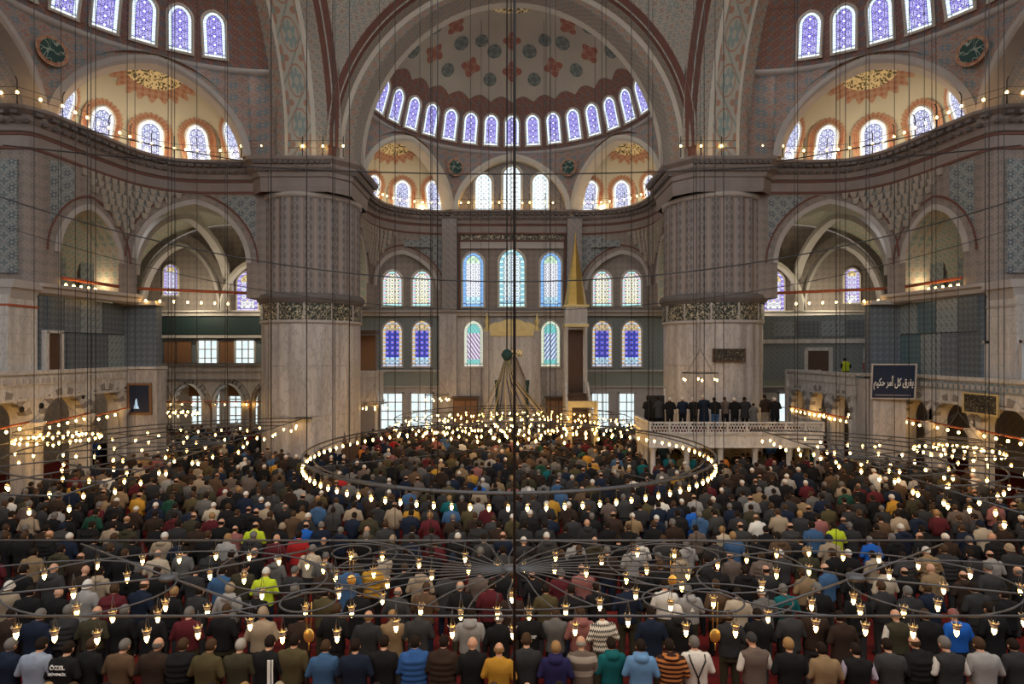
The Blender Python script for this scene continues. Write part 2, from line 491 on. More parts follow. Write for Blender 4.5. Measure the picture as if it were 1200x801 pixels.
def sweep_profile(path, prof, mat, name, parent=None, s0=0, s1=None, step=.3):
    """sweep profile [(outward offset, z)] along a path"""
    s1 = path.L if s1 is None else s1
    n = max(2, int((s1 - s0) / step)); P, U = [], []
    for i in range(n + 1):
        t = s0 + (s1 - s0) * i / n
        p, nn = path.at(t)
        P.append([(p.x + nn.x * o, p.y + nn.y * o, z) for o, z in prof]); U.append([(t, z + o) for o, z in prof])
    mb = MB(); mb.grid(P, U, 0, False)
    return mb.build(name, mat, parent)

# ------------------------------------------------------------------ windows
_wn = [0]
def arch_outline(w, h, n=10, point=1.12):
    """outline in (x, z), from bottom left over the arch to bottom right"""
    hw = w / 2; sp = h - hw * point
    out = [(-hw, 0)]
    for k in range(n + 1):
        a = PI - PI * k / n
        t = math.cos(a)
        out.append((hw * t, arch_z(t, sp, h)))
    out.append((hw, 0)); return out, sp

_wcache = {}
def window(P, right, up, w, h, kind, frame=.13, depth=.10, fmat='stone_light', sill=True):
    """arched stained-glass window; P is the bottom centre on the wall surface; right is the viewer's right"""
    _wn[0] += 1
    key = (round(w, 2), round(h, 2), kind, frame, fmat)
    if key not in _wcache:
        ol, sp = arch_outline(w, h)
        hw = w / 2
        g = MB(); c = g.vert((0, 0, h * .45), (0, h * .45 / hw))
        ids = [g.vert((x, .0, z), (x / hw, z / hw)) for x, z in ol]
        for i in range(len(ids)): g.face((c, ids[i], ids[(i + 1) % len(ids)]))
        gm = g.mesh('glass', glass_mat(kind, sp / hw))
        fr = MB(); k = 1 + 2 * frame / w
        rows = []
        for x, z in ol:
            X, Z = x * k, (z * (1 + frame / h) if z > 0 else -0.02)
            rows.append([(x, 0.02, z), (x, -depth * .5, z), ((x + X) / 2, -depth, (z + Z) / 2), (X, -depth * .5, Z), (X, .04, Z)])
        fr.grid(rows, None, 0, False)
        if sill: fr.box((0, -depth * .6, -.06), (w * k, depth * 1.4, .12))
        _wcache[key] = (gm, fr.mesh('window_frame', fmat))
    gm, fm = _wcache[key]
    o = struct(link('window_%d' % _wn[0], fm))
    right = Vector(right).normalized(); up = Vector(up).normalized()
    nrm = up.cross(right).normalized()            # local +y points into the wall
    M = Matrix(((right.x, nrm.x, up.x, P[0]), (right.y, nrm.y, up.y, P[1]), (right.z, nrm.z, up.z, P[2]), (0, 0, 0, 1)))
    o.matrix_world = M
    link('glass', gm, o)
    return o

def rect_window(c, w, h, nx, nz, mat='pane', rz=0.0, bar=.07, split=None):
    """rectangular window, c is the bottom centre, faces -y before turning by rz; each light is its own pane"""
    _wn[0] += 1
    fr = MB()
    for sx in (-1, 1): fr.box((sx * (w / 2 + .05), -.05, h / 2), (.14, .16, h + .2))
    fr.box((0, -.05, h + .05), (w + .24, .16, .14)); fr.box((0, -.07, -.05), (w + .3, .2, .12))
    for i in range(1, nx): fr.box((-w / 2 + w * i / nx, -.02, h / 2), (bar, .06, h))
    for i in range(1, nz): fr.box((0, -.02, h * i / nz), (w, .06, bar))
    o = struct(fr.build('window_%d' % _wn[0], 'stone'))
    pm = MB(); pm.box((0, 0, 0), (w / nx - .01, .015, h / nz - .01)); pm = pm.mesh('pane', mat)
    for i in range(nx):
        for j in range(nz):
            p = link('pane', pm, o, (-w / 2 + w * (i + .5) / nx, .02, h * (j + .5) / nz))
    o.location = c; o.rotation_euler = (0, 0, rz)
    return o

# ------------------------------------------------------------------ the shell
HC = 23.3                     # y of the hall's centre, under the main dome
def to_world(side):
    if side == 'qibla': return lambda a, d, z: Vector((a, HC + d, z))
    if side == 'left': return lambda a, d, z: Vector((-d, HC + a, z))
    return lambda a, d, z: Vector((d, HC + a, z))

mb = MB(); mb.quad([(-32, -3, 0), (32, -3, 0), (32, 47, 0), (-32, 47, 0)], [(-32, -3), (32, -3), (32, 47), (-32, 47)])
struct(mb.build('floor', 'carpet'))

# the entrance side behind and below the viewer's gallery
m = MB(); m.grid([[(-29.5, .9, 0), (-29.5, .9, 5.9)], [(29.5, .9, 0), (29.5, .9, 5.9)]], [[(-29, 0), (-29, 6)], [(29, 0), (29, 6)]], 0, False); struct(m.build('wall_back_gallery', 'marble_w'))
m = MB(); m.quad([(-29.5, -6, 5.2), (29.5, -6, 5.2), (29.5, .9, 5.2), (-29.5, .9, 5.2)]); struct(m.build('floor_gallery_back', 'stone'))
m = MB(); m.grid([[(-29.5, -6, 0), (-29.5, -6, 18)], [(29.5, -6, 0), (29.5, -6, 18)]], [[(-29, 0), (-29, 18)], [(29, 0), (29, 18)]], 0, False); struct(m.build('wall_back', 'wall_paint'))
ZC = 18.15                    # cornice walkway
def in_view(p, m=60):
    if p.y < 1: return False
    u = 600 + p.x * F_PX / p.y; v = HOR - (p.z - EYE) * F_PX / p.y
    return -m < u < 1200 + m and -m < v < 801 + m

def disc_on(fn, c, R, n=28, rings=5, mat='gold', name='medallion', parent=None, petals=0, amp=0.0):
    """a painted disc that follows a surface; fn(du, dv) -> point"""
    m = MB(); rows = []; U = []
    for i in range(n + 1):
        a = 2 * PI * i / n
        k = 1 + (amp * math.cos(petals * a) if petals else 0)
        rows.append([fn(c[0] + R * k * j / rings * math.cos(a), c[1] + R * k * j / rings * math.sin(a)) for j in range(rings + 1)])
        U.append([(R * k * j / rings * math.cos(a), R * k * j / rings * math.sin(a)) for j in range(rings + 1)])
    m.grid(rows, U, 0, True)
    return m.build(name, mat, parent)

def scroll_mat(name, bgc, fg, scale=3.0, metal=.0, dens=.085):
    """flowing calligraphic strokes as a painted surface"""
    M = Mat(name, .5, metal)
    u, v = M.uv()
    cmb = M.nt.nodes.new('ShaderNodeCombineXYZ'); M.nt.links.new(u.k, cmb.inputs[0]); M.nt.links.new(v.k, cmb.inputs[1])
    n = M.noise(scale, cmb.outputs[0], 1.5); n2 = M.noise(scale * .8, cmb.outputs[0], 1, stretch=(1.7, .8, 1))
    s1 = ((n - .5).ab() < dens * .5).mx((n2 - .47).ab() < dens * .42)
    M.color(M.mix(s1, bgc, fg)); return M.m
MT['gold_script'] = scroll_mat('gilded script medallion', (.16, .13, .06), (.85, .74, .42), 2.6, .1, .10)
MT['band_script'] = scroll_mat('inscription band', (.035, .04, .035), (.52, .46, .33), 3.4, 0, .032)
MT['roundel'] = scroll_mat('dark green inscription roundel', (.02, .06, .055), (.30, .36, .30), 1.8, 0, .03)
MT['plaque_script'] = scroll_mat('black inscription plaque', (.012, .012, .012), (.35, .30, .20), 5.5, 0, .014)
MT['fringe'] = floral('rust fringe', (.46, .24, .15), (.36, .13, .08), (.52, .40, .28), (.40, .16, .10), (.35, .35), age=.15)
MT['rust_medal'] = floral('rust medallion', (.36, .14, .10), (.42, .25, .18), (.28, .09, .07), (.46, .32, .25), (.55, .55), age=.2)
MT['green_medal'] = floral('grey green medallion', (.15, .19, .18), (.24, .28, .26), (.10, .13, .13), (.30, .32, .29), (.5, .5), age=.2)

def bay(side):
    T = to_world(side)
    nm = {'qibla': 'qibla', 'left': 'left', 'right': 'right'}[side]
    # --- main arch in two orders, painted soffit bands
    root = None
    def strip(R0, R1, d0, d1, pt0, pt1, mat, name, z0=18.9, par=None):
        m = MB(); P, U = [], []
        for i in range(61):
            a = PI * i / 60
            P.append([T(R * math.cos(a), d, z0 + R * math.sin(a) * (1 + (pt - 1) * math.sin(a))) for R, d, pt in ((R0, d0, pt0), ((R0 + R1) / 2, (d0 + d1) / 2, (pt0 + pt1) / 2), (R1, d1, pt1))])
            q = abs(R1 - R0) + abs(d1 - d0)
            U.append([(R0 * a, 0), (R0 * a, q / 2), (R0 * a, q)])
        # legs down to the cornice
        for s, A in ((0, P[0]), (1, P[-1])):
            B = [Vector((p.x, p.y, ZC)) for p in A]
            m.grid([B, A] if s == 0 else [A, B], [[(-.8, 0), (-.8, .6), (-.8, 1.2)], U[0]] if s == 0 else [U[-1], [(U[-1][0][0] + .8, 0), (U[-1][0][0] + .8, .6), (U[-1][0][0] + .8, 1.2)]])
        m.grid(P, U, 0, True)
        return m.build(name, mat, par)
    root = struct(strip(10.3, 10.2, 10.25, 10.55, 1, 1, 'stone_red', 'ceiling_arch_' + nm))
    strip(10.2, 10.2, 10.55, 11.25, 1, 1, 'soffit_small', 'soffit', par=root)
    strip(10.2, 10.0, 11.25, 11.45, 1, 1, 'stone_light', 'moulding', par=root)
    if side == 'qibla':
        strip(10.0, 9.45, 11.45, 11.6, 1, 1.05, 'soffit_rust', 'soffit', par=root)
        strip(9.45, 9.4, 11.6, 13.1, 1.05, 1.06, 'soffit_small', 'soffit', par=root)
        strip(9.4, 9.25, 13.1, 13.4, 1.06, 1.06, 'stone_light', 'moulding', par=root)
    else:
        strip(10.0, 9.9, 11.45, 12.75, 1, 1, 'soffit', 'soffit', par=root)
        strip(9.9, 9.7, 12.75, 12.85, 1, 1, 'stone_light', 'moulding', par=root)
        strip(9.7, 9.6, 12.85, 13.4, 1, 1.02, 'soffit_rust', 'soffit', par=root)
    # --- half dome
    DC, RA, Z0, C = 13.4, 9.75, 22.9, 7.3
    def dome(th, ph, k=1.0):           # th from the bay axis, ph elevation
        return T(math.sin(th) * math.cos(ph) * RA * k, DC + math.cos(th) * math.cos(ph) * RA * k, Z0 + C * math.sin(ph) * k)
    def dgrid(p0, p1, n, mat, name, par=None):
        m = MB(); P, U = [], []
        for i in range(57):
            th = -PI / 2 + PI * i / 56
            P.append([dome(th, p0 + (p1 - p0) * j / n) for j in range(n + 1)])
            U.append([(th * RA, (p0 + (p1 - p0) * j / n) * 8.2) for j in range(n + 1)])
        m.grid(P, U, 0, True); return m.build(name, mat, par)
    hd = struct(dgrid(.43, PI / 2, 14, 'cream_dome', 'ceiling_half_dome_' + nm))
    dgrid(0, .43, 5, 'drum', 'painted_drum', hd)
    # scalloped rust fringe above the windows
    m = MB(); P, U = [], []
    for i in range(241):
        th = -PI / 2 + PI * i / 240
        top = .50 + .055 * abs(math.sin(th * 16))
        P.append([dome(th, .43 + (top - .43) * j / 2, .997) for j in range(3)]); U.append([(th * RA, j * .4) for j in range(3)])
    m.grid(P, U); m.build('painted_fringe', 'drum', hd)
    # ring moulding
    m = MB()
    m.grid([[dome(-PI / 2 + PI * i / 56, 0) + Vector((0, 0, dz)) - (T(0, DC, 0) - T(0, DC, 0)) + (dome(-PI / 2 + PI * i / 56, 0, 1 - e) - dome(-PI / 2 + PI * i / 56, 0)) * Vector((1, 1, 0)).length / 1.41 for e, dz in ((0, .10), (.022, .06), (.022, -.16), (0, -.22))] for i in range(57)], None)
    m.build('ring_moulding', 'stone', hd)
    # ring windows
    for k in range(-7, 8):
        th = math.radians(10.2 * k)
        P = dome(th, .075, .988); Q = dome(th, .40, .988)
        if not in_view((P + Q) / 2): continue
        right = (dome(th + .01, .2) - dome(th - .01, .2)); up = (Q - P)
        if side == 'right': right = -right
        window(P, right, up, 1.05, up.length * .93, 'ring', frame=.14)
    # medallions painted on the dome
    if side == 'qibla':
        def on(u, v): return dome(u, v, .996)
        def md(th, ph, r, mat, pet, amp):
            k = 1 / max(.2, math.cos(ph))
            disc_on(lambda a, b: on(th + a * k / RA, ph + b / 8.2), (0, 0), r, 24, 4, mat, 'painted_medallion', hd, pet, amp)
        for k in range(-6, 7):
            th = math.radians(13 * k)
            if k % 2 == 0: md(th, .78, .62, 'rust_medal', 4, .22)
            else: md(th, .70, .50, 'green_medal', 8, .04)
            if k % 2 == 0: md(th + .02, 1.02, .46, 'green_medal', 8, .04) if k % 4 == 2 else md(th, 1.05, .55, 'rust_medal', 4, .22)
            else: md(th, .95, .52, 'green_medal', 8, .05)
    def crown(u, v):
        r = math.hypot(u, v); a = math.atan2(u, v)
        return dome(a, PI / 2 - r / 9.0, .994) if abs(a) <= PI / 2 else dome(math.copysign(PI / 2, a), PI / 2 - r / 9.0, .994)
    disc_on(crown, (0, 0), 2.5, 40, 6, 'gold_script', 'gilt_medallion', hd)
    # --- squinch zone: three arches under the half dome
    A0, A1, D0, D1 = 4.6, 9.95, 22.25, 14.9
    chords = [((-A1, D1), (-A0, D0)), ((-A0, D0), (A0, D0)), ((A0, D0), (A1, D1))]
    apex = 22.55
    m = MB(); cen = Vector((0, DC))
    for ci, (p, q) in enumerate(chords):
        p, q = Vector(p), Vector(q); rows, uv = [], []
        for i in range(33):
            t = -math.cos(PI * i / 32)
            g = (p + q) / 2 + (q - p) / 2 * t
            zl = arch_z(t, ZC, apex)
            dirv = (g - cen).normalized(); ring = cen + dirv * RA
            rows.append([T(*(g.lerp(ring, (j / 5) ** 1.5)), zl + (Z0 - zl) * j / 5) for j in range(6)])
            s_ = math.atan2(dirv.x, dirv.y) * RA
            uv.append([(s_, zl + (Z0 - zl) * j / 5) for j in range(6)])
        m.grid(rows, uv, 0, True)
    for s in (-1, 1):                     # solid return between the exedra and the main arch
        a, b, e = (s * A1, D1), (s * 9.75, DC), (s * 9.3, DC - .25)
        m.grid([[T(p[0], p[1], ZC + (24.0 - ZC) * j / 4) for j in range(5)] for p in (a, b, e)], [[(k * .9, ZC + 5.8 * j / 4) for j in range(5)] for k in range(3)], 0, False)
    for s in (-1, 1): m.grid([[T(s * 10.12, dd, ZC), T(s * 10.12, dd, 24.5)] for dd in (12.8, 15.25)], [[(0, 0), (0, 6)], [(2.4, 0), (2.4, 6)]], 0, False)
    sq = struct(m.build('ceiling_squinch_' + nm, 'squinch'))
    for ci, (p, q) in enumerate(chords):
        p, q = Vector(p), Vector(q); L = (q - p).length / 2
        nrm = Vector(((q - p).y, -(q - p).x)).normalized()
        if (cen - (p + q) / 2).dot(nrm) < 0: nrm = -nrm
        rows = []
        mm = MB()
        for i in range(33):
            t = -math.cos(PI * i / 32); zi = arch_z(t, ZC, apex)
            sc = 1 - .38 / L
            gi = (p + q) / 2 + (q - p) / 2 * t * sc; go = (p + q) / 2 + (q - p) / 2 * t
            zin = ZC + (zi - ZC) * (1 - .38 / (apex - ZC))
            e = nrm * .12
            rows.append([T(gi.x - nrm.x * .9, gi.y - nrm.y * .9, zin), T(gi.x, gi.y, zin), T(gi.x + e.x, gi.y + e.y, (zin + zi) / 2), T(go.x + e.x, go.y + e.y, zi), T(go.x, go.y, zi + .03)])
        mm.grid(rows, None, 0, False); mm.build('arch_moulding', 'stone_light' if side == 'qibla' else 'stone', sq)
    # roundels on the squinch spandrels
    for s in (-1, 1):
        c = Vector((s * A0, D0)); dv = (c - cen).normalized(); tv = Vector((dv.y, -dv.x))
        r = .52
        def rf(u, v, c=c, dv=dv, tv=tv):
            w = c - dv * .42 + tv * u
            zz = 21.35 + v
            lean = (cen + dv * RA - c) * ((max(0, (zz - ZC)) / (Z0 - ZC)) ** 1.5) * .9
            return T(w.x + lean.x, w.y + lean.y, zz)
        disc_on(lambda u, v: rf(u, v), (0, 0), r + .16, 28, 3, 'fringe', 'roundel_border', sq)
        disc_on(lambda u, v, rf=rf: rf(u, v) - (T(dv.x, dv.y, 0) - T(0, 0, 0)) * .05, (0, 0), r, 28, 3, 'roundel', 'roundel', sq)
    # --- exedrae and centre tympanum
    for s in (-1, 1):
        p, q = Vector((s * A0, D0)), Vector((s * A1, D1)); c = (p + q) / 2; R = (q - p).length / 2
        al = (q - p).normalized(); out = Vector((al.y, -al.x))
        if out.dot(c - cen) < 0: out = -out
        H = apex - ZC + .15
        def ex(ph, el, k=1.0, c=c, al=al, out=out, R=R):
            v = out * math.cos(ph) + al * math.sin(ph)
            w = c + v * (R * math.cos(el) * k)
            return T(w.x, w.y, ZC + H * math.sin(el) * k)
        m = MB()
        m.grid([[ex(-PI / 2 + PI * i / 32, PI / 2 * j / 12) for j in range(13)] for i in range(33)],
               [[((-PI / 2 + PI * i / 32) * R, PI / 2 * j / 12 * R) for j in range(13)] for i in range(33)])
        eo = struct(m.build('ceiling_exedra_%s' % nm, 'cream'))
        if not any(in_view(ex(0, .3 + .2 * k), 250) for k in range(4)): continue
        for k in range(-2, 3):
            ph = math.radians(35 * k * (1 if s > 0 else 1))
            P = ex(ph, .02, .975); Q = ex(ph, .54, .975)
            if not in_view((P + Q) / 2, 40): continue
            right = ex(ph + .02, .2) - ex(ph - .02, .2)
            if side == 'right': right = -right
            if s < 0: right = -right
            window(P, right, Q - P, 1.22, (Q - P).length, 'exedra', frame=.10, fmat='white')
            # rust scalloped halo round each window
            h2 = (Q - P).length
            fr = MB(); rows = []
            upv = (Q - P).normalized(); rv = right.normalized(); nv = Vector((c.x, c.y)); ctr = T(c.x, c.y, P.z + 1.0)
            inn = (ctr - (P + Q) / 2).normalized() * .03
            ol, sp = arch_outline(1.42, h2 + .1, 24)
            for i, (x, z) in enumerate(ol):
                kx = 1.42 + .16 * abs(math.sin(i * PI / 2.0))
                rows.append([P + rv * x + upv * z + inn, P + rv * (x * kx) + upv * (z * (1 + .13 * (kx - 1) * 2)) + inn])
            fr.grid(rows, [[(i * .2, 0), (i * .2, .4)] for i in range(len(rows))]); fr.build('painted_halo', 'fringe', eo)
        def ec(u, v, k=.985):
            rr = math.hypot(u, v); a = math.atan2(u, v)
            if abs(a) > PI / 2: rr = -u * 0 + abs(u); a = math.copysign(PI / 2, u)
            return ex(a, PI / 2 - rr / R, k)
        disc_on(lambda u, v: ec(u, v, .988), (0, 1.35), 2.15, 120, 6, 'fringe', 'painted_halo', eo, 20, .09)
        disc_on(lambda u, v: ec(u, v, .98), (0, 1.35), 1.45, 40, 6, 'gold_script', 'gilt_medallion', eo)
    # centre tympanum with three windows
    m = MB(); rows, uv = [], []
    for i in range(25):
        t = -math.cos(PI * i / 24)
        zz = arch_z(t, ZC, apex)
        rows.append([T(A0 * t, D0 + .75, ZC - .1 + (zz + .1 - ZC) * j / 3) for j in range(4)]); uv.append([(A0 * t, ZC + (zz - ZC) * j / 3) for j in range(4)])
    m.grid(rows, uv); ty = struct(m.build('wall_tympanum_' + nm, 'spandrel'))
    if side == 'qibla':
        for x, w, h in ((-2.25, 1.25, 2.9), (0, 1.35, 3.5), (2.25, 1.25, 2.9)):
            window(T(x, D0 + .65, ZC + .1), (1, 0, 0), (0, 0, 1), w, h, 'clear', frame=.2)

for side in ('qibla', 'left', 'right'): bay(side)

# the main dome closes the hall above the frame
m = MB(); P, U = [], []
for i in range(49):
    a = 2 * PI * i / 48
    P.append([(10.25 * math.cos(a) * math.cos(e), HC + 10.25 * math.sin(a) * math.cos(e), 31.4 + 8.5 * math.sin(e)) for e in [PI / 2 * j / 12 for j in range(13)]]); U.append([(a * 10, e * 9) for e in [PI / 2 * j / 12 for j in range(13)]])
m.grid(P, U); md_ = struct(m.build('ceiling_main_dome', 'cream_dome'))
for i in range(28):                      # window piers between the open lights of its drum
    a = 2 * PI * (i + .5) / 28
    m = MB(); m.box((10.45 * math.cos(a), HC + 10.45 * math.sin(a), 30.25), (.5, .9, 2.4), 0, a); m.build('drum_pier', 'drum', md_)
# pendentives of the main dome (only the two far ones are in view)
for s in (-1, 1):
    m = MB(); rows, uv = [], []
    Rp = 10.25 * math.sqrt(2)
    for j in range(25):
        h = 10.25 * j / 24; r = math.sqrt(Rp * Rp - h * h)
        a0 = math.acos(min(1, 10.25 / r)); a1 = PI / 2 - a0
        rows.append([(s * r * math.cos(a0 + (a1 - a0) * i / 16), HC + r * math.sin(a0 + (a1 - a0) * i / 16), 18.9 + h) for i in range(17)])
        uv.append([((a0 + (a1 - a0) * i / 16) * 12, h) for i in range(17)])
    m.grid(rows, uv)
    pn = struct(m.build('ceiling_pendentive_' + ('left' if s < 0 else 'right'), 'pendentive'))
    # border lines along the arches
    for w in (0, 1):
        b = MB(); rr = []
        for i in range(31):
            a = PI / 2 * i / 30
            pp = []
            for R in (10.3, 10.55):
                x, z = R * math.cos(a), R * math.sin(a)
                e = 10.18 if R < 10.4 else math.sqrt(max(0, Rp * Rp - R * R)) - .04
                pp.append((s * x, HC + e, 18.9 + z) if w == 0 else (s * e, HC + x, 18.9 + z))
            rr.append(pp)
        b.grid(rr); b.build('arch_border', 'stone_red', pn)
        b = MB(); rr, uu = [], []
        for i in range(31):
            a = PI / 2 * i / 30
            pp = []
            for R in (10.56, 11.4):
                Rq = min(R, Rp - .01); x, z = Rq * math.cos(a), Rq * math.sin(a)
                e = math.sqrt(max(0, Rp * Rp - Rq * Rq)) - .05
                if R > 10.6 and x > e: x = e = math.sqrt((Rp * Rp - z * z) / 2) if Rp * Rp > z * z else x
                pp.append((s * x, HC + e, 18.9 + z) if w == 0 else (s * e, HC + x, 18.9 + z))
            rr.append(pp); uu.append([(a * 10.5, 0), (a * 10.5, .84)])
        b.grid(rr, uu); b.build('painted_border', 'soffit_small', pn)

# ------------------------------------------------------------------ walls under the cornice
SIDE_PTS = [(3.4, 24.2), (3.4, 22.6), (3.55, 22.05), (4.8, 21.75), (7.1, 21.45), (9.2, 20.9), (10.6, 19.6), (11.0, 17.6), (11.0, 14.9), (11.25, 14.0)]
QIB_PTS = [(4.7, 23.05), (6.3, 22.85), (8.3, 22.2), (9.8, 20.7), (10.4, 18.4), (10.4, 15.0)]

def dentils(path, z, mat, name, parent, s0=.2, pitch=.42, size=(.26, .22, .30), off=-.5):
    """small corbels of the stalactite cornice, too small to pick apart: one part"""
    m = MB(); s_ = s0
    while s_ < path.L - .1:
        p, n = path.at(s_)
        m.box((p.x + n.x * off, p.y + n.y * off, z), size, 0, math.atan2(n.y, n.x) - PI / 2, 1.0)
        s_ += pitch
    return stuff(m.build(name, mat, parent))

_tr = [0]
def spandrels(path, a, parent, ztop=16.2):
    """red line round an arch and the two painted corner panels above it"""
    c, h = (a[0] + a[1]) / 2, (a[1] - a[0]) / 2
    m = MB(); rows = []
    for k in range(33):
        t = -math.cos(PI * k / 32); z = arch_z(t, a[2], a[3]); q = []
        for g in (.62, .74):
            zz = a[2] + (z - a[2]) * (a[3] - a[2] + g) / (a[3] - a[2]); p, n = path.at(c + t * (h + g)); q.append((p.x - n.x * .05, p.y - n.y * .05, min(zz, ztop + .1)))
        rows.append(q)
    m.grid(rows, None, 0, False); m.build('red_line', 'stone_red', parent)
    for sd in (-1, 1):
        m = MB(); rows, uv = [], []
        for k in range(13):
            t = .42 + .58 * k / 12
            z = a[2] + (arch_z(t, a[2], a[3]) - a[2]) * (a[3] - a[2] + .8) / (a[3] - a[2])
            s_ = c + sd * t * (h + .55)
            p, n = path.at(s_); zl = min(z, ztop)
            rows.append([(p.x - n.x * .03, p.y - n.y * .03, zl + (ztop - zl) * j / 2) for j in range(3)]); uv.append([(s_, zl + (ztop - zl) * j / 2) for j in range(3)])
        m.grid(rows, uv, 0, False); m.build('painted_spandrel', 'pier_panel', parent)
def cornice(path):
    _tr[0] += 1
    o = struct(sweep_profile(path, [(.0, 17.15), (-.10, 17.2), (-.14, 17.45), (-.34, 17.62), (-.38, 17.85), (-.72, 18.02), (-.75, ZC), (1.6, ZC)], 'stone_brown', 'trim_%d' % _tr[0]))
    sweep_profile(path, [(.0, 16.5), (-.03, 16.5), (-.03, 17.0), (0, 17.0)], 'stone_brown', 'plain_band', o)
    sweep_profile(path, [(.0, 16.36), (-.05, 16.37), (-.05, 16.49), (0, 16.5)], 'stone_red', 'red_line', o)
    dentils(path, 17.58, 'stone_dark', 'corbel_row', o, .2, .46, (.22, .2, .16), -.28)
    dentils(path, 17.86, 'stone_dark', 'corbel_row', o, .43, .46, (.30, .34, .16), -.48)
    sweep_profile(path, [(-.02, 17.0), (-.06, 17.02), (-.06, 17.13), (-.0, 17.15)], 'stone_red', 'red_line', o)
    return o

def bulbs_along(pts, parent, name='bulb', r=.045):
    for p in pts:
        copy_to(BULB0, parent, p).name = name
_b = MB(); _b.sphere((0, 0, 0), (.055, .055, .07), 8, 6)
BULB_ME = _b.mesh('bulb', 'bulb')
BULB0 = bpy.data.objects.new('bulb', BULB_ME)

def flood(p, w, r=.12, c=(1.0, .86, .60)):
    d = bpy.data.lights.new('walkway_floodlight', 'POINT'); d.energy = w; d.shadow_soft_size = r; d.color = c
    o = bpy.data.objects.new('walkway_floodlight', d); col.objects.link(o); o.location = p
    return o

def railing(path, label, group, s0=.3, pitch=1.35):
    """walkway railing: bent posts, two wires and a string of bulbs"""
    p0, n0 = path.at(s0)
    R = thing('walkway_railing', label, 'railing', (0, 0, 0), group)
    s_ = s0; tops = []; k = 0
    pm = MB(); pm.tube([(0, 0, 0), (0, 0, 1.05), (-.04, 0, 1.2), (-.14, 0, 1.28)], .028, 5)
    pm = pm.mesh('post', 'iron')
    while s_ < path.L:
        p, n = path.at(s_)
        o = link('post', pm, R, (p.x - n.x * .45, p.y - n.y * .45, ZC)); o.rotation_euler = (0, 0, math.atan2(n.y, n.x))
        tops.append(Vector((p.x - n.x * .45, p.y - n.y * .45, ZC + .62))); s_ += pitch
    for dz in (0, .35):
        w = MB(); w.tube([t + Vector((0, 0, dz - .1)) for t in tops], .014, 4); w.build('wire', 'iron', R)
    for a, b in zip(tops[:-1], tops[1:]):
        for q in (0, .5):
            bulbs_along([a.lerp(b, q) + Vector((0, 0, .0 - .05 * q))], R)
    return R

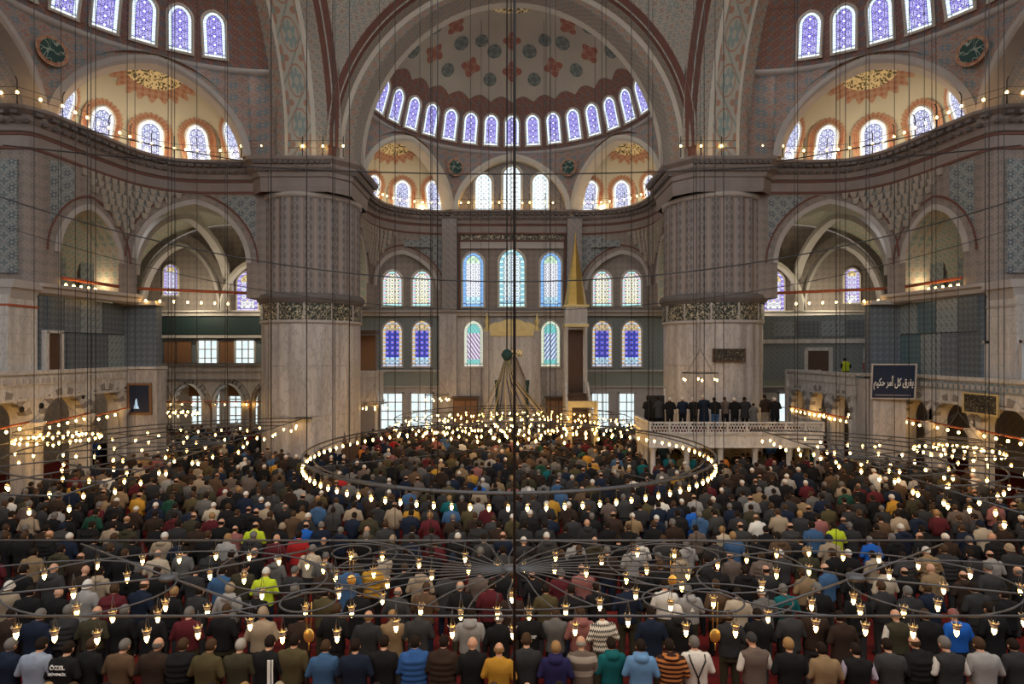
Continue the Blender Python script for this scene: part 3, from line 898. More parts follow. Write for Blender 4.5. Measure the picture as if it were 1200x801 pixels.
zone = {}
for side in ('left', 'right'):
    sg = -1 if side == 'left' else 1
    pts = [(sg * d, HC + a) for a, d in SIDE_PTS]
    path = Path(pts, sign=1)
    # outward normal must point away from the hall axis
    p, n = path.at(path.L * .45)
    if n.x * sg < 0: path.sign = -1
    zone[side] = path
    s1a, s1b = path.near((sg * 21.72, HC + 4.75)), path.near((sg * 21.25, HC + 8.15))
    s2a, s2b = path.near((sg * 20.85, HC + 9.05)), path.near((sg * 11.0, HC + 11.0))
    s2b = path.near((sg * 15.55, HC + 11.0))
    w = struct(arched_wall('wall_%s_upper' % side, path, 10.25, 17.2, [(s1a, s1b, 11.9, 14.35), (s2a, s2b, 12.3, 15.75)], 1.6, 'wall_paint', 'teal_vault', nz=2))
    for a_ in ((s1a, s1b, 11.9, 14.35), (s2a, s2b, 12.3, 15.75)): spandrels(path, a_, w)
    cornice(path)
    # ledge at gallery ceiling level
    _tr[0] += 1
    struct(sweep_profile(path, [(.1, 9.75), (-.12, 9.85), (-.18, 10.05), (-.35, 10.12), (-.38, 10.28), (1.8, 10.28)], 'stone', 'trim_%d' % _tr[0], None, 0, s2a + .2))
    # blue grey painted panels on the pier, as raised parts
    for (a0, a1, mat) in ((3.52, 3.52, 'pier_panel'),):
        pass
    pm = MB(); x0 = sg * 22.25
    pm.box((sg * 22.95, HC + 3.34, 13.3), (.75, .1, 5.2)); pm.build('painted_panel', 'pier_panel', w)
    pm = MB(); pm.box((sg * 23.75, HC + 3.34, 13.3), (.6, .1, 5.2)); pm.build('painted_panel', 'pier_panel', w)
    # muqarnas cells high in the corner, individually modelled but too small to pick apart
    mq = MB(); rnd = random.Random(3)
    sm = (s1b + s2a) / 2
    for r_ in range(8):
        zz = 16.15 - r_ * .36
        half = 2.7 - r_ * .34
        k = int(half * 2 / .42)
        for i in range(k + 1):
            s_ = sm - half + 2 * half * i / max(1, k) + (.2 if r_ % 2 else 0)
            p, n = path.at(s_)
            # leave the arch openings free
            if any(a0 - .3 < s_ < a1 + .3 and zz < arch_z((s_ - (a0 + a1) / 2) / ((a1 - a0) / 2 + .3), z_s, z_a) + .45 for a0, a1, z_s, z_a in ((s1a, s1b, 11.9, 14.35), (s2a, s2b, 12.3, 15.75))): continue
            e = .13
            mq.box((p.x - n.x * e * .5, p.y - n.y * e * .5, zz), (.19, .12, .33), 0, math.atan2(n.y, n.x) - PI / 2, 1.9)
    stuff(mq.build('muqarnas', 'muqarnas', w))
    railing(path, 'iron walkway railing strung with bulbs on the cornice above the %s' % ('slate blue tiled gallery' if sg < 0 else 'turquoise tiled gallery'), 'cornice railings', .5)
    for k in (.22, .40, .56, .70, .86):
        p, n = path.at(path.L * k)
        flood((p.x + n.x * .35, p.y + n.y * .35, ZC + .35), FLOOD_W * .6)
    # tie beams of red iron in the arches with bulbs
    for (a, b, lbl) in ((s1a, s1b, 'narrow'), (s2a, s2b, 'wide')):
        (p, n), (q, n2) = path.at(a), path.at(b)
        if lbl == 'wide':
            A = Vector((p.x, p.y, 10.62)); B = Vector((q.x, q.y, 10.55))
        else:
            A = Vector((p.x, p.y, 10.66)); B = Vector((q.x, q.y, 10.62))
        A -= Vector((n.x, n.y, 0)) * .1
        m = MB(); m.tube([A, B], .085, 4)
        tb = tag(m.build('tie_beam', 'iron_red'), 'red iron tie beam across the %s arch %s' % (lbl, 'beside the pillar near the pulpit' if sg < 0 and lbl == 'wide' else 'beside the pillar near the platform' if lbl == 'wide' else 'above the panelled gallery with the blue screen' if sg < 0 else 'above the gallery with two calligraphy boards'), 'beam')
        for k in range(7 if lbl == 'wide' else 5):
            t = (k + .6) / 8
            copy_to(BULB0, tb, A.lerp(B, t) + Vector((0, -.05, -.32 - (.35 if lbl == 'wide' else 0))))
            wv = MB(); c = A.lerp(B, t); wv.tube([c, c + Vector((0, -.05, -.28 - (.35 if lbl == 'wide' else 0)))], .008, 3); wv.build('wire', 'iron', tb)

# the qibla side: centre wall and two curved flanks
qw = MB()
def flat(mbx, x0, x1, z0, z1, y):
    mbx.grid([[(x0, y, z0), (x0, y, z1)], [(x1, y, z0), (x1, y, z1)]], [[(x0, z0), (x0, z1)], [(x1, z0), (x1, z1)]], 0, False)
flat(qw, -30, 30, 10.0, 18.6, 46.45)
WQ = struct(qw.build('wall_qibla', 'wall_paint'))
for (x0, x1, z0, z1, mat, nm) in ((-30, -5.7, 0, 4.35, 'stone', 'plinth'), (5.7, 30, 0, 4.35, 'stone', 'plinth'),
                                  (-30, -5.7, 5.55, 10.0, 'tile_wall', 'tile_field'), (5.7, 30, 5.55, 10.0, 'tile_wall', 'tile_field'), (-5.7, 5.7, 0, 10.0, 'marble', 'marble_field')):
    m = MB(); flat(m, x0, x1, z0, z1, 46.42); m.build(nm, mat, WQ)
for s in (-1, 1):
    m = MB(); m.box((s * 17.8, 46.40, 4.95), (24.2, .1, 1.2)); m.build('grey_panel', 'grey_panel', WQ)
    m = MB(); m.box((s * 17.8, 46.34, 4.33), (24.2, .2, .12)); m.build('ledge', 'stone', WQ)
    m = MB(); m.box((s * 17.8, 46.34, 5.6), (24.2, .2, .14)); m.build('ledge', 'stone', WQ)
m = MB(); m.box((0, 46.25, 10.08), (60, .5, .3)); m.box((0, 46.1, 10.28), (60, .8, .12)); m.build('cornice_ledge', 'stone', WQ)
for s in (-1, 1):                                   # marble pilasters and painted piers flanking the centre
    m = MB(); m.box((s * 5.05, 46.15, 5.0), (1.35, .6, 10.0)); m.build('marble_pilaster', 'marble', WQ)
    m = MB(); m.box((s * 4.9, 46.0, 13.9), (1.15, .8, 7.2)); m.build('painted_pier', 'spandrel', WQ)
    m = MB(); m.box((s * 4.18, 46.28, 13.4), (.12, .3, 6.2)); m.build('red_border', 'stone_red', WQ)
m = MB(); m.box((0, 46.3, 16.35), (8.2, .25, .78)); m.build('inscription_band', 'band_script', WQ)
for z in (15.9, 16.8):
    m = MB(); m.box((0, 46.26, z), (8.3, .34, .1)); m.build('red_border', 'stone_red', WQ)
m = MB(); m.box((0, 46.3, 15.55), (8.2, .2, .55)); m.build('plain_band', 'stone', WQ)
m = MB(); m.box((0, 46.3, 17.15), (8.4, .3, .6)); m.build('plain_band', 'stone_red', WQ)

cpath = Path([(-4.8, 46.1), (4.8, 46.1)], smooth=False, sign=-1); cornice(cpath)
railing(cpath, 'iron walkway railing strung with bulbs in front of three clear windows', 'cornice railings', .2, 1.2)
for x in (-3, 0, 3): flood((x, 46.5, ZC + .4), FLOOD_W * .8)
for s in (-1, 1):
    path = Path([(s * a, HC + d) for a, d in QIB_PTS], sign=1)
    p, n = path.at(path.L * .5)
    if n.x * s < 0: path.sign = -1
    sa, sb = path.near((s * 5.95, HC + 22.9)), path.near((s * 10.05, HC + 20.1))
    sc, sd = path.near((s * 10.4, HC + 18.55)), path.L - .35
    ar = [(sa, sb, 12.0, 14.7), (sc, sd, 12.0, 14.9)]
    w = struct(arched_wall('wall_qibla_flank_%s' % ('left' if s < 0 else 'right'), path, 10.35, 17.2, ar, .55, 'wall_paint', 'teal_vault', nz=2, mould=.3))
    m = MB(); m.box((s * 7.3, HC + 22.35, 15.55), (2.3, .1, .55), 0, -s * .22); m.build('painted_panel', 'pier_panel', w)
    for a_ in ar: spandrels(path, a_, w)
    cornice(path)
    mq = MB(); sm = (sb + sc) / 2
    for r_ in range(8):
        zz = 16.15 - r_ * .36; half = 2.7 - r_ * .3; k = int(half * 2 / .42)
        for i in range(k + 1):
            s_ = sm - half + 2 * half * i / max(1, k) + (.2 if r_ % 2 else 0)
            p, n = path.at(s_)
            if any(a0 - .3 < s_ < a1 + .3 and zz < arch_z((s_ - (a0 + a1) / 2) / ((a1 - a0) / 2 + .3), zs_, za_) + .45 for a0, a1, zs_, za_ in ar): continue
            mq.box((p.x - n.x * .08, p.y - n.y * .08, zz), (.19, .12, .33), 0, math.atan2(n.y, n.x) - PI / 2, 1.9)
    stuff(mq.build('muqarnas', 'muqarnas', w))
    railing(path, 'iron walkway railing strung with bulbs above the curved corner next to the %s' % ('marble sermon chair' if s < 0 else 'gilded pulpit spire'), 'cornice railings', .4)
    for k in (.2, .5, .8):
        p, n = path.at(path.L * k); flood((p.x + n.x * .3, p.y + n.y * .3, ZC + .35), FLOOD_W * .6)
    for k in (.92,):
        p, n = path.at(path.L * k); flood((p.x + n.x * .6, p.y + n.y * .6, 10.8), FLOOD_W * .5)
    # backing behind the side arch of the flank
    m = MB(); m.grid([[(s * 12.4, HC + 14, 10.2), (s * 12.4, HC + 14, 16)], [(s * 12.4, 46.4, 10.2), (s * 12.4, 46.4, 16)]], [[(0, 0), (0, 6)], [(9, 0), (9, 6)]], 0, False)
    m.build('niche_back', 'teal_vault', w)

# qibla windows
for s in (-1, 1):
    for x in (7.15, 9.5):
        window((s * x, 46.36, 5.95), (1, 0, 0), (0, 0, 1), 1.5, 3.6, 'blue', frame=.12, fmat='stone')
        window((s * x, 46.36, 10.75), (1, 0, 0), (0, 0, 1), 1.45, 2.75, 'pair', frame=.16)
    window((s * 3.08, 46.34, 10.7), (1, 0, 0), (0, 0, 1), 1.6, 4.25, 'tall', frame=.16)
    window((s * 3.05, 46.34, 5.95), (1, 0, 0), (0, 0, 1), 1.45, 3.6, 'diag_a' if s < 0 else 'diag_b', frame=.12)
window((0, 46.34, 10.7), (1, 0, 0), (0, 0, 1), 1.95, 4.5, 'centre', frame=.18)
for x, w in ((-9.55, 1.7), (-7.15, 1.7), (7.0, 1.35), (9.1, 1.2), (14.8, .7), (13.9, .5)):
    rect_window((x, 46.35, 1.0), w, 2.8, 3 if w > 1.3 else 2, 4)
rect_window((21.7, 46.30, 1.6), 1.1, 2.2, 1, 2, 'pane')
# corner bays
for s, wn in ((-1, ((-21.0, 1.6, 'violet', 10.35, 3.1), (-27.1, 1.05, 'violet', 11.6, 2.4))), (1, ((20.8, 1.6, 'violet', 10.3, 3.2), (27.0, 1.15, 'violet', 11.0, 2.7)))):
    for x, w, k, z, h in wn: window((x, 46.36, z), (1, 0, 0), (0, 0, 1), w, h, k, frame=.14)
window((20.8, 46.36, 5.75), (1, 0, 0), (0, 0, 1), 1.6, 3.6, 'multi', frame=.14)
for x in (-24.1, -21.15):                          # shuttered gallery windows on the left
    rect_window((x, 46.3, 5.9), 1.5, 2.1, 3, 3, 'pane')

# ------------------------------------------------------------------ aisles behind the side arches
for side in ('left', 'right'):
    sg = -1 if side == 'left' else 1
    X = sg * 29.5
    m = MB(); m.grid([[(X, -6, 0), (X, -6, 17)], [(X, 46.45, 0), (X, 46.45, 17)]], [[(-6, 0), (-6, 17)], [(46.45, 0), (46.45, 17)]], 0, False)
    ow = struct(m.build('wall_%s' % side, 'spandrel'))
    # tall blue tiled niche panels seen through the narrow arch
    for k, y in enumerate((31.8, 34.6, 37.4, 40.6)):
        m = MB(); m.box((X - sg * .1, y, 12.5), (.2, 1.9, 4.6)); m.build('tile_panel', 'pier_panel', ow)
    m = MB(); m.grid([[(sg * 24.2, 12, 10.25), (sg * 24.2, 12, 18.1)], [(sg * 24.2, HC + 3.5, 10.25), (sg * 24.2, HC + 3.5, 18.1)]], [[(12, 10), (12, 18)], [(26.8, 10), (26.8, 18)]], 0, False); struct(m.build('wall_%s_centre' % side, 'wall_paint'))
    # vaults: a shallow dome over the corner bay, a barrel over the aisle
    m = MB()
    P, U = [], []
    for i in range(33):
        a = PI * i / 32
        P.append([(sg * (22.4 + 7.1 * math.cos(a)), y, 12.0 + 5.2 * math.sin(a)) for y in (35.0, 38.0, 42.0, 46.4)]); U.append([(a * 6, y) for y in (35.0, 38.0, 42.0, 46.4)])
    m.grid(P, U); cv = struct(m.build('ceiling_corner_vault_%s' % side, 'teal_vault'))
    m = MB(); P, U = [], []
    for i in range(17):
        a = PI * i / 16
        P.append([(sg * (27 + 2.9 * math.cos(a)), y, 14.6 + 2.6 * math.sin(a)) for y in (1, 22, 30, 33.5)]); U.append([(a * 4, y) for y in (1, 22, 30, 33.5)])
    m.grid(P, U); struct(m.build('ceiling_aisle_%s' % side, 'teal_vault'))
    # transverse ribs in the corner bay
    def rib(A, B, z0, za, w, d, mat='stone_dark'):
        A, B = Vector(A), Vector(B); rows = []
        t0 = (B - A).normalized(); nn = Vector((-t0.y, t0.x))
        for i in range(25):
            t = -math.cos(PI * i / 24); c = (A + B) / 2 + (B - A) / 2 * t; z = arch_z(t, z0, za)
            c2 = (A + B) / 2 + (B - A) / 2 * t * 1.06
            z2 = z0 + (z - z0) * 1.0 + w * max(.2, math.sqrt(max(0, 1 - t * t)))
            rows.append([(c.x + nn.x * d, c.y + nn.y * d, z), (c.x - nn.x * d, c.y - nn.y * d, z), (c2.x - nn.x * d, c2.y - nn.y * d, z2), (c2.x + nn.x * d, c2.y + nn.y * d, z2)])
        r = MB(); r.grid(rows, None, 0, False, close=True); return r.build('rib', mat, cv)
    rib((sg * 28.8, 45.6), (sg * 22.8, 45.6), 10.3, 15.3, .3, .35, 'stone')
    rib((sg * 22.6, 45.6), (sg * 18.0, 45.6), 10.3, 13.9, .3, .35, 'stone_light')
    rib((sg * 22.3, 34.5), (sg * 22.3, 45.9), 11.6, 16.2, .35, .3, 'stone')
    for k in ((sg * 24.5, 44.0, 10.75), (sg * 19.0, 43.5, 10.75)):
        flood(k, FLOOD_W * 4.0, .15)
    p, n = zone[side].at(zone[side].near((sg * 21.2, HC + 8.0)))
    flood((p.x + n.x * 1.0, p.y + n.y * 1.0 - .2, 10.75), FLOOD_W * .5, .1, (1.0, .72, .40))
    # slit window seen edge-on beside the pier
    window((X - sg * .12, 35.6 if sg < 0 else 34.5, 10.8), (0, 1 if sg < 0 else -1, 0), (0, 0, 1), 1.2, 3.0, 'violet', frame=.12)

# ------------------------------------------------------------------ the two great pillars
PX, PY = 12.5, 36.5
def pillar(s, label):
    c = (s * PX, PY, 0)
    t = thing('fluted_pillar', label, 'pillar', (s * PX, PY, 0), 'great round pillars')
    m = MB(); m.lathe([(3.25, 0), (3.25, .5), (3.1, .65), (3.1, .9)], 96); m.build('base', 'marble', t)
    m = MB(); m.lathe([(2.93, .9), (2.93, 8.8)], 240, flute=(24, .022)); m.build('shaft', 'marble', t)
    # shallow joints between marble drums
    for z in (3.4, 6.3):
        m = MB(); m.lathe([(2.90, z - .02), (2.945, z - .015), (2.945, z + .015), (2.90, z + .02)], 96); m.build('joint', 'stone', t)
    m = MB(); m.lathe([(2.95, 8.75), (3.02, 8.8), (3.02, 8.92), (2.98, 8.95)], 96); m.build('moulding', 'stone', t)
    m = MB(); m.lathe([(2.99, 8.95), (2.99, 9.95)], 96); b = m.build('inscription_band', 'band_script', t)
    m = MB()
    for k in range(12):
        a = 2 * PI * (k + .35) / 12
        m.box((3.0 * math.cos(a), 3.0 * math.sin(a), 9.45), (.05, .10, .98), 0, a)
    m.build('divider', 'stone', b)
    m = MB(); m.lathe([(2.95, 9.92), (3.06, 9.96), (3.06, 10.05), (3.18, 10.15), (3.22, 10.32), (3.12, 10.48), (2.95, 10.52)], 96); m.build('ring', 'stone_dark', t)
    m = MB(); m.lathe([(2.92, 10.5), (2.92, 16.1)], 240, flute=(24, .045), uvr=2.93); m.build('painted_shaft', 'pillar_paint', t)
    m = MB(); m.lathe([(2.9, 16.05), (3.02, 16.12), (3.02, 16.3), (2.95, 16.35)], 96); m.build('moulding', 'stone', t)
    # capital: faceted block growing to the cornice
    m = MB()
    def ring(h, z, ch=.35):
        return [(h, -h + ch * h, z), (h, h - ch * h, z), (h - ch * h, h, z), (-h + ch * h, h, z), (-h, h - ch * h, z), (-h, -h + ch * h, z), (-h + ch * h, -h, z), (h - ch * h, -h, z)]
    prof = [(2.95, 16.3), (3.0, 16.6), (3.0, 17.1), (3.1, 17.15), (3.12, 17.4), (3.35, 17.6), (3.38, 17.8), (3.6, 18.0), (3.62, ZC)]
    R = [ring(h, z) for h, z in prof]
    m.grid([r + [r[0]] for r in R], [[(k * 2.2, prof[i][1]) for k in range(9)] for i in range(len(R))], 0, False)
    m.face([m.vert(p) for p in R[-1]])
    cp = m.build('capital', 'stone_brown', t)
    d = MB()
    for zz, h, sz in ((17.5, 3.2, .16), (17.85, 3.45, .18)):
        for k in range(15):
            x = -2.1 + 4.2 * k / 14
            for rz in range(4):
                a = rz * PI / 2
                d.box((math.cos(a) * h - math.sin(a) * x, math.sin(a) * h + math.cos(a) * x, zz), (.2, .2, sz), 0, a)
    stuff(d.build('corbel_row', 'stone_dark', cp))
    return t
pillar(-1, 'massive fluted marble pillar beside the marble sermon chair, painted upper shaft')
pillar(1, 'massive fluted marble pillar with a black plaque, rising behind the raised platform')
# railing and lights on top of the pillar capitals
for s in (-1, 1):
    R = thing('walkway_railing', 'short iron railing with bulbs on top of the pillar %s' % ('beside the sermon chair' if s < 0 else 'with the black plaque'), 'railing', (0, 0, 0), 'cornice railings')
    pm = MB(); pm.tube([(0, 0, 0), (0, 0, 1.2)], .028, 5); pm = pm.mesh('post', 'iron')
    pts = []
    for k in range(6):
        x = s * PX + s * (2.9 - k * 1.16)
        link('post', pm, R, (x, PY - 3.3, ZC)); pts.append(Vector((x, PY - 3.3, ZC + .65)))
    for dz in (0, .4):
        w = MB(); w.tube([p + Vector((0, 0, dz - .1)) for p in pts], .014, 4); w.build('wire', 'iron', R)
    for p in pts: copy_to(BULB0, R, p)
    for a in (0, 1): flood((s * PX + (a - .5) * 3.0, PY - 2.6, ZC + .4), FLOOD_W * 1.6)

# ------------------------------------------------------------------ galleries of the two sides
def voussoirs(parent, T2, c, hw, zs, za, n=13, w=.36):
    """alternating pale and dark wedge stones round an arch; T2(s, e, z) maps to the wall"""
    for k in range(n):
        t0, t1 = -math.cos(PI * k / n), -math.cos(PI * (k + 1) / n)
        m = MB(); q = []
        for t in (t0, t1):
            z = arch_z(t, zs, za); f = (za - zs + w) / (za - zs)
            q.append(((c + t * hw, z), (c + t * hw * (1 + w / hw), zs + (z - zs) * f)))
        e = .06 if k % 2 else .045
        fr = [T2(q[0][0][0], -e, q[0][0][1]), T2(q[1][0][0], -e, q[1][0][1]), T2(q[1][1][0], -e, q[1][1][1]), T2(q[0][1][0], -e, q[0][1][1])]
        bk = [T2(q[0][0][0], .3, q[0][0][1]), T2(q[1][0][0], .3, q[1][0][1]), T2(q[1][1][0], .1, q[1][1][1]), T2(q[0][1][0], .1, q[0][1][1])]
        m.quad(fr)
        for i in range(4): m.quad([fr[i], bk[i], bk[(i + 1) % 4], fr[(i + 1) % 4]])
        m.build('voussoir', 'marble_w' if k % 2 == 0 else 'stone_mid', parent)

def column(parent, p, h, r=.16, mat='marble_w'):
    m = MB(); m.lathe([(r * 1.5, 0), (r * 1.5, .12), (r * 1.1, .2), (r, .3), (r * .92, h - .45), (r * 1.1, h - .42), (r * 1.05, h - .36), (r * 1.7, h - .06), (r * 1.75, h)], 14)
    o = m.build('column', mat, parent); o.location = p; return o

def arcade(name, A, B, ztop, arches, sgn, mat='marble_w', thick=.7, ornament=True):
    """marble gallery front from A to B; arches given as (distance, half width, spring, apex)"""
    A, B = Vector(A), Vector(B); L = (B - A).length
    path = Path([tuple(A.lerp(B, k / 40)) for k in range(41)], smooth=False, sign=sgn)
    w = struct(arched_wall(name, path, 0, ztop, [(c - h, c + h, zs, za) for c, h, zs, za in arches], thick, mat, 'marble_w', mould=0, nz=1))
    def T2(s_, e, z):
        p, n = path.at(s_)
        d = (B - A).normalized()
        p = A + d * s_
        return (p.x + n.x * e, p.y + n.y * e, z)
    for c, h, zs, za in arches:
        voussoirs(w, T2, c, h, zs, za)
    # parapet coping and carved band
    for nm, z0, z1, e, mt in (('coping', ztop - .12, ztop + .06, -.12, 'marble_w'), ('carved_band', ztop - .62, ztop - .22, -.05, 'tile_pale' if ornament == 2 else 'marble_w'), ('string_course', ztop - 1.3, ztop - 1.18, -.08, 'marble_w')):
        m = MB(); a, b, c_, d_ = T2(0, e, z0), T2(L, e, z0), T2(L, e, z1), T2(0, e, z1)
        a2, b2, c2, d2 = T2(0, .2, z0), T2(L, .2, z0), T2(L, .2, z1), T2(0, .2, z1)
        m.quad([a, b, c_, d_], [(0, z0), (L, z0), (L, z1), (0, z1)]); m.quad([d_, c_, c2, d2]); m.quad([a, b, b2, a2])
        m.build(nm, mt, w)
    if ornament:
        mm = MB()
        k = int(L / .34)
        for i in range(k):
            p = T2((i + .5) * L / k, -.07, ztop - .42)
            d = (B - A); mm.box(p, (.16, .05, .22), 0, math.atan2(d.y, d.x) + .0)
        stuff(mm.build('carved_rosettes', 'stone', w))
    return w, T2, path

def tie_with_bulbs(A, B, n, label, drop=.22, z_in=0):
    A, B = Vector(A), Vector(B)
    m = MB(); m.tube([A, B], .05, 4)
    o = tag(m.build('tie_beam', 'iron_red'), label, 'beam')
    for k in range(n):
        c = A.lerp(B, (k + .7) / (n + .4))
        copy_to(BULB0, o, c + Vector((0, 0, -drop)))
    return o

ZL, ZR = 6.2, 5.85
# left front: runs along x = -21.8 to the corner pier
wl, T2, _p = arcade('wall_left_gallery', (-21.8, 1.0), (-21.8, 33.0), ZL, [(5 + .0, 1.15, 4.0, 5.0), (10, 1.15, 4.0, 5.0), (17.6, 1.15, 4.0, 5.0), (20.4, 1.15, 4.0, 5.0), (23.9, 1.25, 4.0, 5.05), (27.4, 1.25, 4.0, 5.05), (30.35, 1.1, 4.1, 5.1)], -1)
for y in (16.9, 20.1, 22.9, 26.7, 29.9, 32.6): column(wl, (-21.75, y, 0), 3.9, .22)
m = MB(); m.box((-20.95, 33.45, ZL / 2 - .05), (1.75, .9, ZL - .1)); pr = m.build('corner_pier', 'marble', wl)
m = MB(); m.box((-20.95, 33.4, ZL), (1.9, 1.05, .14)); m.build('coping', 'marble_w', wl)
for (y, z) in ((25.9, 4.55), (27.0, 4.6), (29.6, 4.85), (32.9, 5.0)):
    m = MB(); m.lathe([(.0, .02), (.13, .02), (.15, 0)], 14); o = m.build('porthole', 'black', wl); o.location = (-21.76, y, z); o.rotation_euler = (0, PI / 2, 0)
for y0, y1, n, lb in ((27.0, 30.0, 5, 'arch beside the small ring chandelier under the left gallery'), (30.2, 33.0, 4, 'arch next to the blue framed screen'), (23.2, 26.2, 4, 'arch by the marble gallery column near the narrow slit window')):
    tie_with_bulbs((-21.7, y0, 3.75), (-21.7, y1, 3.95), n, 'thin red tie rod with bulbs in the lower %s' % lb)

# left recessed gallery on the qibla side
wq, T2q, _p = arcade('wall_left_recess', (-29.0, 44.2), (-17.0, 44.2), ZL, [(2.35, .55, 3.3, 4.55), (4.75, 1.1, 3.2, 4.7), (7.75, 1.1, 3.2, 4.7), (10.6, 1.0, 3.2, 4.7)], 1)
_p.sign = 1
for x in (-26.1, -25.4, -22.7, -19.75): column(wq, (x, 44.3, 0), 3.2, .2, 'wood_warm' if x in (-22.7, -19.75) else 'marble_w')
for c in (4.75, 7.75, 10.6):
    m = MB(); m.box((-29 + c, 44.75, 4.15), (1.0, .1, .9), 0, 0, 1.0); m.build('arch_infill', 'wood', wq)
for x in (-24.9, -23.6, -21.9, -20.6):
    rect_window((x, 46.3, 1.4), .95, 2.6, 2, 4, 'pane')
m = MB(); m.box((-23, 46.2, 9.15), (12.5, .3, 1.35)); m.build('dark_teal_band', 'teal_dark', WQ)
m = MB(); m.box((-23, 46.15, 8.3), (12.5, .35, .22)); m.build('ledge', 'stone', WQ)
for x, w in ((-27.1, .9), (-26.0, 1.1), (-22.6, 1.1), (-19.4, .9)):
    m = MB(); m.box((x, 46.3, 7.0), (w, .12, 1.9)); m.build('wooden_panel', 'wood_warm', WQ)
tie_with_bulbs((-26.2, 43.9, 3.35), (-18.6, 43.9, 3.35), 9, 'thin red tie rod with bulbs across the recessed arcade windows')
# gallery floors
for nm, vs_ in (('floor_gallery_left', [(-29.4, 1), (-21.9, 1), (-21.9, 33.6), (-29.4, 33.6)]), ('floor_gallery_right', [(21.9, 1), (29.4, 1), (29.4, 46.3), (21.9, 46.3)])):
    m = MB(); m.quad([(x, y, 5.0) for x, y in vs_], [(x, y) for x, y in vs_]); struct(m.build(nm, 'stone'))

# panelled tile boxes of the galleries
def tile_box(s, z0, z1, ya, yb, xw, px, label, panels):
    r = thing('tiled_screen_wall', label, 'tile wall', (s * xw, ya, z0))
    m = MB(); m.box((s * .25, (yb - ya) / 2, (z1 - z0) / 2), (.5, yb - ya, z1 - z0)); m.build('backing', 'tile_dark', r)
    for (y0, y1, a, b, mat) in panels:
        m = MB(); m.box((-s * .03, (y0 + y1) / 2 - ya, (a + b) / 2 - z0), (.1, y1 - y0 - .06, b - a - .06)); m.build('tile_panel', mat, r)
    # end face towards the hall's entrance
    m = MB(); m.box((-s * px / 2, yb - ya + .25, (z1 - z0) / 2), (px, .5, z1 - z0)); m.build('end_panel', 'tile_blue', r)
    m = MB(); m.box((-s * px / 2 + s * .1, yb - ya + .1, z1 - z0 + .08), (px + .5, 1.0, .22)); m.build('coping', 'stone', r)
    return r
zt = 9.75; zm = 8.05
tile_box(-1, ZL, zt, 27.1, 33.0, 21.95, 1.85, 'slate blue tiled gallery wall above the blue framed screen', [
    (27.5, 28.5, zm, zt, 'tile_dark'), (28.5, 29.6, zm, zt, 'tile_blue'), (29.6, 31.2, zm, zt, 'tile_pale'), (31.2, 33.0, zm, zt, 'tile_dark'),
    (28.7, 30.4, ZL, zm, 'tile_dark'), (30.4, 31.6, ZL, zm, 'tile_dark'), (31.6, 33.0, ZL, zm, 'tile_pale')])
tile_box(1, ZR, zt, 27.1, 32.6, 21.75, 1.75, 'turquoise and white tiled gallery wall beside the tall calligraphy board', [
    (31.2, 32.6, zm, zt, 'tile_pale'), (29.9, 31.2, zm, zt, 'tile_teal'), (28.4, 29.9, zm, zt, 'tile_pale'), (27.15, 28.4, zm, zt, 'tile_dark'),
    (31.0, 32.6, ZR, zm, 'tile_teal'), (29.5, 31.0, ZR, zm, 'tile_pale'), (28.4, 29.5, ZR, zm, 'tile_blue')])
# dark doorway in the left tile wall, bright opening on the right
m = MB(); m.box((-21.9, 27.75, 7.1), (.25, .75, 1.75)); o = struct(m.build('door_1', 'wood'))
m = MB()
for e in (-.45, .45): m.box((-21.85, 27.75 + e, 7.1), (.32, .14, 1.9))
m.box((-21.85, 27.75, 8.05), (.32, 1.05, .14)); m.build('door_frame', 'marble_w', o)
# big marble gallery columns with capitals
for s, z0, lb in ((-1, ZL, 'broad marble gallery pier below the blue painted pilaster near the blue screen'), (1, ZR, 'broad marble gallery pier between two bright openings above the calligraphy boards')):
    t = thing('marble_pier', lb, 'pier', (s * 23.0, 26.2, 0))
    m = MB(); m.box((0, 0, (z0 + 9.6) / 2), (2.1, 1.6, 9.6 - z0)); m.build('shaft', 'marble_w', t)
    for zz in (7.0, 7.9, 8.7):
        m = MB(); m.box((0, 0, zz), (2.115, 1.615, .025)); m.build('joint', 'stone', t)
    m = MB(); m.box((0, 0, 9.15), (2.2, 1.62, .1)); m.build('ring', 'iron_red' if s < 0 else 'stone', t)
    m = MB(); m.box((0, 0, 9.7), (2.1, 1.35, .5), 0, 0, 1.14); m.build('capital', 'stone', t)
    m = MB(); m.box((s * .3, 0, 10.1), (3.2, 1.6, .35)); m.build('impost', 'stone', t)
for y0 in (27.35, 24.6):
    rect_window((21.95, y0, ZR - .05), .8, 1.7, 1, 1, 'pane_blue', rz=-PI / 2)

# right front: the near wall, the pier with the board, then the recess seen at a slant
wr, T2r, _p = arcade('wall_right_gallery', (21.6, 1.0), (21.6, 32.6), ZR, [(5.2, 1.2, 3.6, 4.7), (10, 1.2, 3.6, 4.7), (18.2, 1.2, 3.6, 4.7), (21.6, 1.2, 3.6, 4.7), (24.6, 1.35, 3.6, 4.75), (27.7, 1.2, 3.6, 4.7), (30.2, 1.0, 3.6, 4.65)], 1, ornament=2)
for y in (20.9, 24.1, 27.2, 30.1): column(wr, (21.55, y, 0), 3.5, .24)
m = MB(); m.box((20.0, 31.7, ZR / 2 - .1), (1.75, 1.6, ZR - .2)); m.build('corner_pier', 'marble', wr)
m = MB(); m.box((20.0, 31.65, ZR), (1.95, 1.8, .14)); m.build('coping', 'marble_w', wr)
for y0, y1, n, lb in ((29.9, 32.2, 4, 'arch beside the marble pier with the calligraphy board'), (26.9, 30.0, 4, 'arch left of the black framed panel'), (23.6, 27.0, 5, 'arch under the black framed panel')):
    tie_with_bulbs((21.5, y0, 3.4), (21.5, y1, 3.5), n, 'thin red tie rod with bulbs in the lower %s' % lb)
